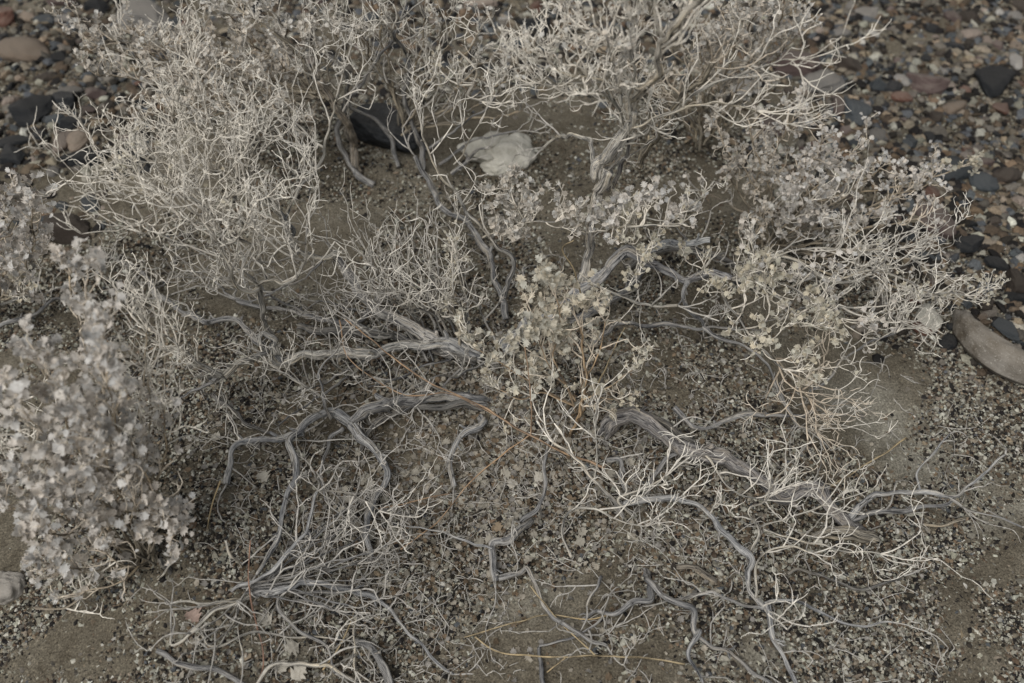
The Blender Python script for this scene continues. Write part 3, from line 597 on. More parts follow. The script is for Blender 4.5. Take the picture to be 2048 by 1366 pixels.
# ------------------------------------------------------------------ shrubs
def sh_near(s): return getattr(s, 'lk', 1) < 1
class Shrub:
    def __init__(s, name, px, py, label, cat='shrub', group=None):
        p = P(px, py, 0); s.o = bpy.data.objects.new(name, None); COL.objects.link(s.o); s.o.location = p; s.o['_o'] = list(p); s.o.empty_display_size = .05
        tag(s.o, label, cat, group); s.base = p; s.n = 0
    def branch(s, pts, w0, w1, tw=0, tl=.05, st=None, lev=2, t0=.25, tint=(.33, .315, .31), tint2=None, prob=.5, spread=1.0, wob=1.0, sides=None, flute=None, tipn=3, tr=None, name='branch'):
        Q = [P(a, b, h) for a, b, h in pts]; n = len(Q)
        A = np.array([[*q, max(.0009, .80 * (w0 + (w1 - w0) * i / (n - 1)) / 2 * depth(q) / F)] for i, q in enumerate(Q)])
        rmax = A[:, 3].max(); C = catmull(A, max(.003, rmax * .55)); m = len(C)
        ph = rng.uniform(0, 6.28, (3, 3)); sarc = np.concatenate([[0], np.cumsum(np.linalg.norm(np.diff(C[:, :3], axis=0), axis=1))])
        for k, (fr, am) in enumerate(((38, .0032), (85, .0016), (190, .0007))):
            for j in range(3): C[:, j] += wob * am * np.sin(sarc * fr * rnd.uniform(.8, 1.2) + ph[k, j]) * min(1, rmax / .004 + .35)
        C[:, 3] *= 1 + .14 * np.sin(sarc * 48 + ph[0, 0]) + .10 * np.sin(sarc * 130 + ph[1, 0] + 2 * np.sin(sarc * 31)) + .05 * np.sin(sarc * 330 + ph[2, 0])
        if flute is None: flute = .36 if rmax > .0055 else (.24 if rmax > .003 else 0)
        if sides is None: sides = 34 if rmax > .0055 else (14 if rmax > .003 else 7)
        V, Fc, G, _ = tubes(C[None, :, :3], C[None, :, 3], sides, flute)
        t = np.repeat(np.linspace(0, 1, m), sides)[:, None]
        if rmax > .0035 and m > 12:
            for _k in range(rnd.randint(2, 5)):
                j = rnd.randrange(3, m - 3); c = C[j, :3]; d = C[j + 1, :3] - C[j - 1, :3]; d /= np.linalg.norm(d); nv = rng.normal(size=3); nv[2] = abs(nv[2]); nv -= d * (nv @ d); nv /= np.linalg.norm(nv)
                q = nv * .8 + d * .6; L_ = C[j, 3] + rnd.uniform(.004, .014); rr = C[j, 3] * rnd.uniform(.28, .5)
                sp = c[None] + q[None] * np.linspace(0, 1, 6)[:, None] * L_ + rng.normal(0, .0005, (6, 3)); V2, F2, G2, _ = tubes(sp[None], (rr * np.array([1.5, 1.15, 1, .95, .85, .6]))[None], 10, .3)
                F2 = [f + len(V) for f in F2]; V = np.vstack([V, V2]); G = np.vstack([G, G2]); Fc = Fc + F2; t = np.vstack([t, np.full((len(V2), 1), j / m)])
        tc = np.array(tint) * (1 - t) + np.array(tint2 or tint) * t
        b = obj(name, make_mesh(name, V, Fc, True, WOOD, tc, G), s.o); s.n += 1
        if tw and st:
            tw = max(1, round(tw * TF[st['nm']])); prob *= PF * getattr(s, 'lk', 1); st['lsize'] = st.get('lsize', 0) * SF
            tl = tl * ((.62 if sh_near(s) else .75) if 'leaf' in st else (1.4 if lev == 3 else 1.25))
            T = Twigs(); r0 = tr or (.00155 if lev == 3 else .00125)
            tipn = min(tipn, 1) if st['nm'] == 'grey' else (min(tipn, 2) if st['nm'] == 'greyup' else tipn)
            for i in range(tw + tipn):
                if i < tw: f = t0 + (1 - t0) * (i + rnd.random()) / tw
                else: f = 1.0
                j = min(m - 1, int(f * (m - 1))); c = Vector(C[j, :3]); d = Vector(C[min(m - 1, j + 1), :3] - C[max(0, j - 1), :3]).normalized()
                nv = Vector((rnd.gauss(0, 1), rnd.gauss(0, 1), rnd.gauss(0, 1) + (.5 if st['up'] > 0 else 0))); nv = (nv - d * nv.dot(d)).normalized()
                ang = rnd.uniform(.5, 1.3) * spread if i < tw else rnd.uniform(.1, .7) * spread
                T.grow(c, d * math.cos(ang) + nv * math.sin(ang), tl * rnd.uniform(.6, 1.25), min(r0 * rnd.uniform(.8, 1.15), C[j, 3] * .95), lev, st)
            obj('twig_spray', T.mesh('twig_spray'), b)
            b.children[-1].location = (0, 0, 0)
            if 'leaf' in st:
                L = leaves_from(T.nodes, st, prob)
                if L[0]: lo = obj('foliage', leaf_mesh('foliage', *L), b); lo.location = (0, 0, 0)
        return C
pal = STY['pale']
TF = dict(pale=.30, cream=.33, grey=.10, greyup=.15, tan=.48); PF, SF = 1.1, .43
# ---- A: the big half-dead shrub in the middle
A = Shrub('desert_shrub', 960, 700, 'large sprawling half-dead grey shrub filling the middle, its limbs radiating over the sand')
GR = (.30, .295, .29); DK = (.20, .192, .18); PL = (.50, .475, .425); BL = (.37, .37, .37); TN = (.38, .34, .275)
B = A.branch
def g(**k): return dict(**k)
B([(960, 712, .02), (880, 690, .05), (800, 692, .055), (740, 702, .055), (680, 706, .055), (610, 712, .055), (560, 724, .04), (545, 712, .05)], 26, 20, 10, .05, style('greyup'), 2, tint=BL, tint2=PL)
B([(556, 724, .045), (538, 700, .06), (548, 684, .075), (530, 668, .085), (522, 682, .08), (538, 702, .065), (515, 714, .07), (470, 728, .08), (440, 752, .08)], 14, 16, 6, .05, style('pale'), 2, tint=BL, tint2=PL)
B([(442, 752, .08), (410, 728, .10), (370, 700, .13), (340, 672, .15)], 14, 7, 16, .05, style('cream'), 3, tint=PL)
B([(436, 750, .075), (400, 775, .05), (370, 792, .03)], 12, 5, 8, .05, style('grey'), 2, tint=GR)
B([(440, 750, .08), (448, 790, .05), (452, 830, .03)], 4, 3, 4, .04, style('pale'), 1, tint=PL)
B([(548, 715, .05), (541, 672, .08), (526, 612, .14), (514, 572, .19)], 16, 15, 4, .05, style('pale'), 2, tint=PL)
B([(514, 572, .19), (490, 576, .2), (466, 562, .22), (462, 530, .25), (440, 490, .28)], 12, 6, 26, .06, style('pale'), 3, tint=PL, t0=.05)
B([(516, 574, .19), (545, 562, .21), (585, 552, .24), (606, 510, .27), (622, 450, .30)], 11, 5, 22, .06, style('pale'), 3, tint=PL, t0=.1)
B([(530, 560, .2), (500, 500, .25), (440, 460, .29), (385, 440, .31), (345, 420, .32)], 9, 4, 32, .055, style('cream'), 3, tint=PL, t0=.1)
B([(910, 705, .03), (850, 676, .05), (790, 640, .08), (740, 598, .12), (702, 552, .16), (664, 512, .19)], 32, 21, 3, .05, style('greyup'), 2, tint=(.52, .50, .475))
B([(668, 514, .19), (640, 518, .2), (604, 500, .22), (572, 456, .25), (545, 412, .28), (500, 382, .31)], 17, 9, 14, .06, style('pale'), 3, tint=PL)
B([(604, 505, .21), (582, 490, .22), (580, 450, .25), (556, 420, .28)], 14, 8, 8, .05, style('pale'), 2, tint=BL)
B([(562, 440, .26), (602, 386, .3), (640, 310, .34), (655, 255, .38), (682, 200, .42)], 10, 5, 18, .042, style('pale'), 3, tint=PL, spread=.8)
B([(545, 412, .28), (480, 372, .3), (420, 335, .33), (385, 290, .36), (345, 238, .40)], 10, 4, 50, .048, style('cream'), 3, tint=PL, t0=.1)
B([(500, 382, .3), (420, 400, .3), (360, 388, .32), (310, 380, .33)], 8, 4, 18, .05, style('cream'), 3, tint=PL)
B([(480, 372, .3), (445, 310, .35), (420, 240, .40), (400, 185, .43)], 8, 4, 36, .045, style('cream'), 3, tint=PL, t0=.1)
B([(520, 400, .29), (500, 330, .35), (515, 285, .38)], 7, 4, 14, .042, style('pale'), 3, tint=PL)
B([(420, 400, .3), (350, 340, .34), (270, 320, .36)], 7, 4, 22, .055, style('cream', 'cream', 1, .016), 3, tint=PL, prob=.03)
B([(520, 420, .28), (450, 440, .30), (380, 400, .33), (300, 380, .34)], 7, 4, 30, .055, style('cream', 'cream', 1, .016), 3, tint=PL, prob=.03)
B([(640, 520, .2), (600, 560, .15), (500, 600, .08), (420, 560, .05)], 7, 4, 16, .06, style('greyup'), 3, tint=GR)
B([(600, 652, .015), (680, 662, .02), (760, 666, .03), (850, 690, .03), (950, 722, .02)], 18, 24, 5, .05, style('greyup'), 2, tint=DK)
B([(520, 690, .02), (470, 640, .03), (400, 640, .03), (330, 600, .02), (280, 540, .01)], 16, 12, 26, .06, style('grey'), 3, tint=GR)
B([(760, 600, .02), (720, 640, .02), (650, 640, .03), (560, 620, .02), (470, 600, .01)], 14, 9, 12, .06, style('grey'), 3, tint=GR)
# front left limbs
B([(1010, 812, -.03), (950, 800, .01), (870, 800, .02), (800, 800, .035), (740, 815, .04), (700, 850, .03)], 28, 32, 8, .05, style('grey'), 2, tint=GR)
B([(1000, 820, -.03), (940, 812, .01), (880, 815, .02), (800, 815, .02), (750, 850, .02), (720, 900, .01)], 22, 12, 8, .05, style('grey'), 2, tint=DK)
B([(700, 850, .03), (718, 880, .03), (764, 922, .03), (776, 962, .025), (746, 1010, .02), (735, 1060, .015), (738, 1110, .01)], 24, 13, 10, .05, style('grey'), 2, tint=BL)
B([(704, 845, .03), (670, 826, .04), (636, 832, .045), (604, 855, .045), (583, 885, .045), (586, 940, .04), (576, 1000, .04), (560, 1060, .035), (512, 1150, .02)], 26, 9, 12, .05, style('grey'), 2, tint=BL)
B([(604, 862, .04), (560, 872, .03), (512, 875, .035), (476, 900, .03), (462, 936, .02), (456, 968, .008)], 18, 15, 8, .05, style('grey'), 2, tint=BL)
B([(690, 850, .03), (655, 880, .02), (640, 940, .02), (650, 1000, .01)], 12, 5, 10, .06, style('grey'), 3, tint=GR)
B([(660, 840, .04), (640, 780, .08), (640, 740, .11), (700, 670, .15)], 9, 4, 8, .05, style('greyup'), 2, tint=GR)
B([(655, 800, .06), (610, 770, .07), (570, 745, .09)], 7, 4, 6, .04, style('pale'), 2, tint=PL)
B([(962, 832, .005), (956, 850, .03), (915, 882, .035), (904, 920, .03), (914, 972, .008)], 20, 10, 6, .05, style('grey'), 2, tint=BL)
B([(420, 790, .02), (480, 830, .02), (560, 880, .015)], 12, 8, 14, .06, style('grey'), 3, tint=DK)
# back right twin limbs
B([(1000, 695, .02), (1080, 645, .03), (1130, 610, .05), (1180, 570, .08), (1222, 530, .11), (1250, 503, .13), (1290, 514, .12), (1342, 546, .10), (1376, 560, .10), (1412, 548, .13), (1462, 556, .15)], 38, 15, 10, .05, style('pale'), 2, tint=BL, tint2=(.42, .41, .41), t0=.5)
B([(1010, 690, .01), (1085, 655, .015), (1150, 640, .02), (1192, 612, .03), (1240, 592, .035), (1272, 562, .03), (1288, 528, .02)], 26, 15, 3, .05, style('greyup'), 2, tint=GR)
B([(1462, 556, .15), (1510, 566, .18), (1560, 600, .2), (1600, 640, .22)], 10, 4, 30, .055, style('cream', 'cream', 1, .021), 3, tint=PL, t0=0, prob=.16)
B([(1440, 552, .14), (1450, 600, .16), (1480, 650, .17), (1530, 700, .18), (1570, 740, .16)], 7, 4, 30, .055, style('cream', 'cream', 1, .021), 3, tint=PL, t0=.05, prob=.12)
B([(1500, 565, .17), (1560, 560, .2), (1620, 600, .2), (1680, 640, .18)], 6, 4, 26, .055, style('cream', 'silver', 1, .02), 3, tint=PL, t0=.05, prob=.1)
B([(1540, 700, .15), (1590, 760, .12), (1620, 800, .1)], 6, 4, 18, .05, style('tan'), 3, tint=TN, t0=.1)
B([(1376, 560, .10), (1370, 596, .08), (1386, 630, .05), (1402, 652, .02)], 14, 8, 5, .04, style('greyup'), 2, tint=BL)
B([(1232, 522, .10), (1290, 500, .13), (1330, 490, .16), (1380, 484, .19), (1424, 482, .2)], 24, 15, 4, .04, style('pale'), 2, tint=(.42, .43, .44), tipn=0)
B([(1250, 530, .02), (1330, 500, .04), (1420, 510, .05), (1500, 540, .03), (1570, 560, .01)], 20, 12, 14, .05, style('greyup'), 2, tint=DK)
B([(1180, 690, .02), (1212, 662, .03), (1250, 646, .04), (1320, 650, .04), (1400, 655, .04), (1480, 658, .05)], 16, 6, 16, .05, style('grey'), 2, tint=GR)
B([(1160, 548, .12), (1200, 575, .11), (1260, 600, .10), (1322, 616, .10), (1356, 608, .10)], 5, 9, 14, .05, style('greyup'), 2, tint=PL)
B([(1400, 655, .04), (1470, 690, .04), (1530, 720, .05), (1560, 770, .03), (1580, 820, .02)], 9, 5, 14, .05, style('grey'), 3, tint=GR)
B([(1490, 560, .1), (1540, 515, .13), (1600, 530, .15), (1690, 560, .16), (1760, 540, .18)], 11, 5, 18, .055, style('greyup'), 3, tint=PL)
B([(1530, 520, .13), (1620, 500, .17), (1700, 495, .19), (1790, 500, .2)], 6, 4, 22, .05, style('pale'), 3, tint=PL)
B([(1600, 530, .14), (1680, 560, .14), (1760, 540, .17), (1850, 580, .16), (1930, 590, .14)], 7, 4, 32, .05, style('pale', 'cream', 1, .014), 3, tint=PL, prob=.06)
B([(1560, 640, .1), (1640, 610, .12), (1720, 620, .12), (1800, 640, .1)], 6, 4, 26, .05, style('pale'), 3, tint=PL)
B([(1620, 780, .05), (1720, 700, .06), (1790, 660, .08)], 7, 4, 14, .045, style('pale'), 2, tint=GR)
# upright trunk at the back right
B([(1120, 625, .02), (1160, 560, .07), (1176, 500, .12), (1192, 420, .2), (1200, 370, .25), (1210, 335, .28)], 22, 30, 8, .05, style('greyup'), 2, tint=(.50, .48, .45), tint2=(.58, .55, .50))
B([(1196, 360, .26), (1205, 325, .29), (1228, 290, .33), (1248, 258, .36), (1268, 228, .39)], 34, 24, 10, .03, style('cream'), 3, tint=(.60, .57, .52))
B([(1215, 380, .22), (1245, 320, .28), (1262, 270, .33), (1290, 240, .37)], 12, 10, 6, .04, style('pale'), 2, tint=(.38, .36, .34))
B([(1262, 240, .38), (1268, 195, .42), (1308, 150, .48), (1322, 100, .53), (1350, 60, .57), (1390, 0, .62), (1420, -40, .66)], 21, 14, 14, .045, style('cream'), 3, tint=(.66, .61, .53), t0=.3)
B([(1248, 255, .36), (1220, 200, .41), (1200, 165, .44), (1150, 140, .47), (1110, 130, .48)], 11, 5, 40, .045, style('cream', 'grey', 1, .016), 3, tint=PL, t0=.15, prob=.04)
B([(1220, 200, .41), (1180, 170, .44), (1120, 172, .45), (1090, 168, .46)], 7, 4, 20, .042, style('cream'), 3, tint=PL, t0=.15)
B([(1240, 210, .42), (1230, 120, .48), (1215, 80, .51), (1180, 60, .52)], 8, 4, 30, .045, style('cream', 'grey', 1, .017), 3, tint=PL, t0=.15, prob=.05)
B([(1260, 230, .4), (1270, 150, .46), (1255, 90, .51), (1260, 40, .54)], 7, 4, 24, .045, style('pale', 'grey', 1, .017), 3, tint=PL, t0=.15, prob=.06)
B([(1260, 250, .37), (1340, 226, .40), (1440, 210, .42), (1515, 214, .42)], 9, 4, 16, .045, style('cream'), 2, tint=PL, t0=.3)
B([(1330, 250, .34), (1400, 185, .42), (1490, 140, .46), (1600, 118, .50)], 9, 4, 14, .045, style('cream'), 2, tint=PL, t0=.2)
B([(1280, 330, .18), (1310, 270, .28), (1370, 195, .38), (1420, 120, .46)], 20, 12, 10, .05, style('tan'), 2, tint=TN)
B([(1262, 262, .36), (1286, 244, .37), (1300, 238, .375), (1298, 262, .36), (1278, 268, .355)], 9, 6, 3, .03, style('cream'), 1, tint=(.5, .47, .42))
B([(1196, 362, .24), (1184, 310, .23), (1164, 274, .22), (1132, 268, .19), (1090, 292, .12)], 13, 8, 4, .04, style('greyup'), 2, tint=PL)
B([(1200, 440, .2), (1240, 455, .22), (1285, 450, .24), (1335, 440, .25)], 8, 4, 34, .04, style('cream', 'silver', 1, .02), 3, tint=PL, t0=0, prob=.2)
B([(1205, 440, .17), (1240, 470, .19), (1275, 500, .19)], 7, 4, 30, .04, style('cream', 'cream', 1, .018), 3, tint=PL, t0=.1, prob=.15)
B([(1270, 430, .24), (1330, 440, .25), (1400, 400, .3)], 5, 3, 8, .035, style('pale', 'cream', 1, .015), 2, tint=PL, prob=.06)
B([(1340, 440, .22), (1400, 500, .15), (1440, 530, .1)], 5, 4, 8, .05, style('greyup'), 2, tint=GR)
# middle limbs
B([(1012, 600, .05), (1020, 545, .1), (1018, 505, .13), (975, 465, .17), (930, 425, .21), (900, 375, .25), (868, 318, .29), (848, 270, .33), (828, 225, .36)], 12, 4, 26, .045, style('pale'), 2, tint=GR, tint2=PL, t0=.3, spread=.8)
B([(1010, 640, .02), (990, 540, .05), (940, 455, .08), (900, 430, .09), (862, 375, .12), (830, 312, .16)], 17, 13, 5, .04, style('greyup'), 2, tint=GR, tipn=2)
B([(960, 470, .16), (1010, 460, .18), (1060, 450, .2), (1110, 440, .2)], 5, 3, 24, .04, style('cream', 'grey', 1, .021), 3, tint=PL, t0=.05, prob=.17)
B([(1020, 490, .14), (1050, 460, .17), (1030, 410, .21)], 5, 3, 16, .035, style('cream', 'grey', 1, .021), 3, tint=PL, t0=.05, prob=.17)
B([(905, 330, .27), (930, 300, .29), (960, 250, .33)], 4, 3, 5, .04, style('pale'), 2, tint=PL)
B([(918, 700, .04), (910, 640, .09), (905, 590, .13), (908, 530, .18)], 8, 4, 22, .035, style('cream', 'cream', 1, .012), 3, tint=TN, t0=.3, prob=.14)
for i in range(16):   # the brush of thin stems out of the root crown
    f = i / 25; tx = 730 + 330 * f + rnd.uniform(-25, 25); ty = 520 + rnd.uniform(-30, 80) + 60 * (abs(f - .5)); bx = 850 + 160 * f + rnd.uniform(-20, 20)
    B([(bx, 700 + rnd.uniform(-25, 20), .02), (bx * .6 + tx * .4 + rnd.uniform(-15, 15), 640, .06), (tx, ty, rnd.uniform(.09, .18))], rnd.uniform(5, 8), 4, rnd.randint(5, 9), .05, style(rnd.choice(['pale', 'greyup', 'greyup'])), 2, tint=GR, tint2=PL, spread=.7)
for (x0, y0, x1, y1) in [(900, 720, 740, 780), (920, 740, 800, 830), (980, 720, 860, 760), (1000, 700, 950, 600), (880, 700, 700, 640), (870, 690, 640, 600), (760, 700, 620, 780), (700, 760, 560, 850), (640, 640, 480, 540), (860, 720, 760, 650)]:
    B([(x0, y0, .02), ((x0 + x1) / 2 + rnd.uniform(-20, 20), (y0 + y1) / 2 + rnd.uniform(-15, 15), .05), (x1, y1, rnd.uniform(.03, .12))], 7, 4, 12, .05, style('greyup'), 3, tint=GR)
# ---- front right: thick limb half buried in the gravel
Fr = Shrub('fallen_limb', 1560, 985, 'thick grey limb arching out of the gravel at the lower right, with forked ends', 'branch')
B = Fr.branch
B([(1205, 868, -.01), (1226, 846, .025), (1262, 838, .045), (1305, 850, .05), (1352, 880, .045), (1405, 905, .04), (1460, 926, .04), (1510, 960, .035), (1562, 988, .03), (1602, 972, .035), (1642, 985, .035), (1664, 1022, .03), (1690, 1048, .015), (1722, 1068, -.01)], 42, 36, 7, .05, style('grey'), 2, tint=(.29, .275, .265))
B([(1210, 858, .0), (1245, 830, .03), (1300, 832, .04), (1350, 860, .03), (1385, 885, .02)], 22, 16, 3, .04, style('grey'), 1, tint=DK)
B([(1686, 1044, .02), (1740, 1000, .04), (1800, 980, .05), (1860, 985, .05), (1912, 990, .045), (1960, 958, .05), (2012, 908, .06)], 17, 5, 10, .05, style('grey'), 2, tint=BL)
B([(1690, 1046, .02), (1780, 1020, .025), (1880, 1012, .035), (1912, 996, .04)], 14, 8, 6, .04, style('grey'), 2, tint=GR)
B([(1846, 985, .05), (1838, 940, .055), (1872, 900, .06), (1900, 870, .07)], 7, 4, 6, .04, style('grey'), 2, tint=BL)
B([(1900, 1000, .04), (1960, 1025, .03), (2040, 1050, .02)], 8, 4, 8, .05, style('grey'), 2, tint=GR)
B([(1345, 818, .03), (1400, 850, .025), (1480, 836, .03), (1560, 832, .03), (1630, 818, .02)], 15, 9, 10, .05, style('grey'), 2, tint=GR)
B([(1375, 905, .04), (1340, 912, .02), (1310, 945, .015), (1290, 990, .01)], 12, 10, 6, .04, style('grey'), 2, tint=GR)
B([(1400, 905, .04), (1440, 950, .05), (1480, 985, .05), (1530, 1000, .05)], 6, 4, 10, .06, style('pale'), 2, tint=PL, tr=.0013)
B([(1530, 1000, .05), (1580, 930, .07), (1610, 890, .08), (1640, 850, .09)], 6, 3, 8, .05, style('pale'), 2, tint=PL, tr=.0013)
# ---- chain of limbs further down
B2 = Shrub('dead_limb', 1530, 1212, 'slender grey limb crossing the gravel at the lower right and splitting at a knot', 'branch'); B = B2.branch
B([(1235, 1012, .0), (1290, 1000, .03), (1350, 1000, .04), (1402, 1012, .04), (1440, 1052, .04), (1492, 1110, .03), (1490, 1150, .03), (1506, 1190, .02), (1530, 1215, .02)], 16, 15, 10, .05, style('pale'), 2, tint=BL)
B([(1530, 1215, .02), (1545, 1262, .015), (1574, 1312, .01), (1592, 1375, .005)], 17, 10, 6, .04, style('grey'), 2, tint=BL)
B([(1530, 1213, .02), (1600, 1203, .03), (1682, 1240, .035), (1782, 1250, .04)], 12, 4, 12, .05, style('grey'), 2, tint=BL)
B([(1528, 1214, .02), (1452, 1200, .03), (1400, 1190, .025), (1330, 1200, .01)], 10, 6, 10, .05, style('grey'), 2, tint=GR)
B([(1500, 1110, .03), (1520, 1060, .06), (1500, 1020, .08), (1540, 990, .09)], 7, 4, 8, .05, style('pale'), 2, tint=PL, tr=.0013)
B([(1520, 1056, .06), (1580, 1035, .07), (1640, 1010, .08)], 5, 3, 8, .05, style('pale'), 2, tint=PL, tr=.0013)
B([(1506, 1190, .02), (1520, 1120, .05), (1560, 1095, .06), (1620, 1110, .06)], 7, 4, 6, .04, style('pale'), 2, tint=PL, tr=.0013)
B([(1530, 1060, .06), (1600, 1080, .06), (1680, 1100, .05), (1760, 1110, .03)], 6, 4, 10, .05, style('pale'), 2, tint=PL, tr=.0013)
B3 = Shrub('dead_limb', 1310, 1160, 'twisted grey limb curling up from the sand at the bottom, right of centre', 'branch'); B = B3.branch
B([(1290, 1135, .0), (1308, 1170, .03), (1340, 1205, .035), (1378, 1225, .03), (1392, 1262, .02), (1470, 1310, .01), (1535, 1375, .005)], 20, 9, 8, .05, style('grey'), 2, tint=GR)
B([(1302, 1165, .02), (1290, 1195, .03), (1262, 1205, .03), (1228, 1225, .02), (1190, 1220, .02), (1168, 1250, .0)], 17, 11, 6, .05, style('grey'), 2, tint=GR)
B([(1392, 1255, .02), (1380, 1300, .02), (1410, 1366, .01)], 14, 8, 8, .05, style('grey'), 2, tint=BL)
B([(1205, 1155, .02), (1195, 1180, .03), (1180, 1215, .02)], 10, 6, 6, .04, style('grey'), 2, tint=GR)
B4 = Shrub('dead_limb', 990, 1130, 'crooked grey limb standing out of the gravel at the bottom centre', 'branch'); B = B4.branch
B([(1070, 1050, .005), (1035, 1062, .025), (1010, 1082, .03), (984, 1084, .03), (980, 1120, .02), (990, 1160, .01)], 20, 20, 6, .05, style('grey'), 2, tint=GR)
B([(992, 1158, .015), (1040, 1145, .02), (1060, 1142, .025), (1082, 1185, .02), (1112, 1232, .015), (1160, 1272, .02), (1210, 1300, .01)], 13, 9, 10, .05, style('grey'), 2, tint=GR)
B([(1040, 1050, .02), (1075, 1015, .03), (1092, 970, .035), (1096, 900, .04)], 13, 8, 12, .05, style('grey'), 2, tint=GR)
B([(990, 1100, .03), (930, 1080, .03), (860, 1060, .03), (800, 1050, .02)], 7, 4, 8, .05, style('grey'), 2, tint=BL)
B([(1140, 1110, .02), (1130, 1060, .03), (1150, 1020, .03), (1210, 1030, .04), (1290, 1050, .04)], 8, 4, 12, .05, style('pale'), 2, tint=PL, tr=.0013)
B([(1080, 1290, .005), (1085, 1330, .01), (1080, 1375, .01)], 10, 12, 4, .04, style('grey'), 2, tint=GR)
B([(1080, 1290, .01), (1150, 1270, .015), (1200, 1240, .02)], 7, 5, 6, .04, style('grey'), 2, tint=GR)
B5 = Shrub('dead_twig', 1225, 1000, 'pale upright forked twig leaning from a dark stub at the lower centre', 'twig'); B = B5.branch
B([(1240, 1030, .0), (1228, 1006, .02), (1200, 972, .05), (1160, 930, .08), (1105, 880, .10)], 12, 6, 5, .05, style('cream'), 1, tint=(.42, .40, .37), tint2=(.58, .54, .47), tr=.0013)
B([(1190, 960, .06), (1190, 900, .10), (1192, 860, .12)], 4, 3, 3, .04, style('pale'), 1, tint=PL, tr=.0012)
B([(1260, 1030, .0), (1235, 1000, .02), (1260, 985, .03), (1300, 975, .03), (1330, 950, .04)], 9, 5, 12, .05, style('pale'), 2, tint=PL, tr=.0013)
B([(1210, 920, .01), (1240, 928, .02), (1250, 960, .01), (1258, 985, .0)], 14, 12, 3, .04, style('grey'), 1, tint=GR)

# ---- E: small dead tuft lower left
E = Shrub('dead_tuft', 490, 1180, 'small dead tuft of splayed grey stems at the lower left, rooted in a sandy hollow', 'shrub'); B = E.branch
B([(470, 1180, .01), (545, 1140, .04), (600, 1068, .08), (636, 984, .12)], 11, 9, 6, .05, style('greyup'), 2, tint=BL, t0=.5)
B([(636, 984, .12), (690, 985, .11), (760, 1020, .08)], 5, 3, 5, .05, style('pale'), 2, tint=PL)
B([(500, 1190, .01), (570, 1172, .035), (650, 1166, .04), (720, 1190, .03), (775, 1220, .02), (830, 1272, .015), (905, 1350, .005)], 20, 6, 10, .05, style('grey'), 2, tint=BL)
B([(500, 1196, .01), (560, 1185, .03), (640, 1185, .03), (700, 1165, .03)], 9, 6, 5, .05, style('grey'), 2, tint=GR)
B([(500, 1200, .01), (450, 1215, .02), (410, 1230, .025), (372, 1275, .015), (350, 1290, .01), (338, 1255, .02)], 12, 6, 7, .05, style('grey'), 2, tint=PL)
B([(320, 1300, .01), (370, 1325, .015), (430, 1350, .015), (500, 1372, .01)], 14, 12, 8, .05, style('grey'), 2, tint=GR)
B([(395, 1265, .01), (440, 1290, .015), (510, 1265, .02), (580, 1275, .02), (650, 1275, .02)], 8, 4, 8, .05, style('grey'), 2, tint=PL)
B([(560, 1180, .03), (560, 1215, .03), (600, 1262, .02), (650, 1290, .02), (670, 1350, .01)], 9, 8, 8, .05, style('grey'), 2, tint=GR)
B([(720, 1275, .01), (750, 1310, .02), (780, 1372, .01)], 20, 18, 6, .05, style('grey'), 2, tint=GR)
B([(520, 1375, .01), (560, 1335, .02), (640, 1328, .02), (700, 1355, .01)], 12, 10, 5, .05, style('grey'), 2, tint=PL)
B([(720, 1230, .02), (712, 1270, .03), (714, 1340, .02)], 7, 5, 8, .04, style('pale'), 2, tint=PL)
for i in range(17):
    a = rnd.uniform(-.95, .35); L = rnd.uniform(150, 300); tx, ty = 500 + L * math.cos(a), 1175 + L * math.sin(a) * .75
    B([(500 + rnd.uniform(-15, 25), 1178 + rnd.uniform(-12, 12), .01), ((500 + tx) / 2 + rnd.uniform(-15, 15), (1175 + ty) / 2 + rnd.uniform(-15, 10), rnd.uniform(.02, .06)), (tx, ty, rnd.uniform(.02, .08))], rnd.uniform(3.5, 6.5), 3, 2, .04, style('greyup' if i % 3 else 'grey'), 2, tint=GR, tr=.0013)
for i in range(6):
    a = rnd.uniform(1.2, 3.4); L = rnd.uniform(80, 170); tx, ty = 480 + L * math.cos(a), 1215 + L * math.sin(a) * .8
    B([(490, 1200, .01), ((490 + tx) / 2 + rnd.uniform(-15, 15), (1200 + ty) / 2, .03), (tx, ty, rnd.uniform(.01, .04))], rnd.uniform(4, 7), 3, 5, .045, style('grey'), 2, tint=PL, tr=.0013)

# ---- K: small leafy sapling in the middle
K = Shrub('young_shrub', 1150, 868, 'small leafy sapling with tan stems and sage-cream leaves in front of the root crown'); B = K.branch
B([(1148, 872, .0), (1155, 830, .04), (1165, 780, .09), (1170, 720, .14), (1165, 650, .19)], 10, 5, 16, .045, style('tan', 'cream', 1, .021), 2, tint=(.40, .30, .20), t0=.3, prob=.13)
B([(1155, 830, .04), (1120, 760, .1), (1085, 700, .15), (1070, 640, .19)], 5, 3, 22, .045, style('tan', 'sage', 1, .026), 2, tint=(.38, .29, .2), t0=.35, prob=.42)
B([(1150, 800, .06), (1110, 720, .13), (1120, 660, .18), (1110, 600, .22)], 5, 3, 24, .045, style('tan', 'sage', 1, .026), 2, tint=(.38, .29, .2), t0=.35, prob=.42)
B([(1150, 820, .05), (1060, 760, .09), (990, 720, .12), (950, 700, .13)], 4, 3, 22, .04, style('cream', 'sage', 1, .021), 2, tint=(.38, .29, .2), t0=.35, prob=.32)
B([(1155, 810, .05), (1080, 790, .08), (1040, 800, .08), (1000, 780, .09)], 4, 3, 18, .04, style('cream', 'cream', 1, .021), 2, tint=(.38, .29, .2), t0=.2, prob=.2)
B([(1160, 800, .07), (1200, 780, .09), (1240, 760, .11), (1270, 740, .13)], 5, 3, 10, .04, style('cream', 'cream', 1, .02), 2, tint=(.48, .38, .27), t0=.1, prob=.08)
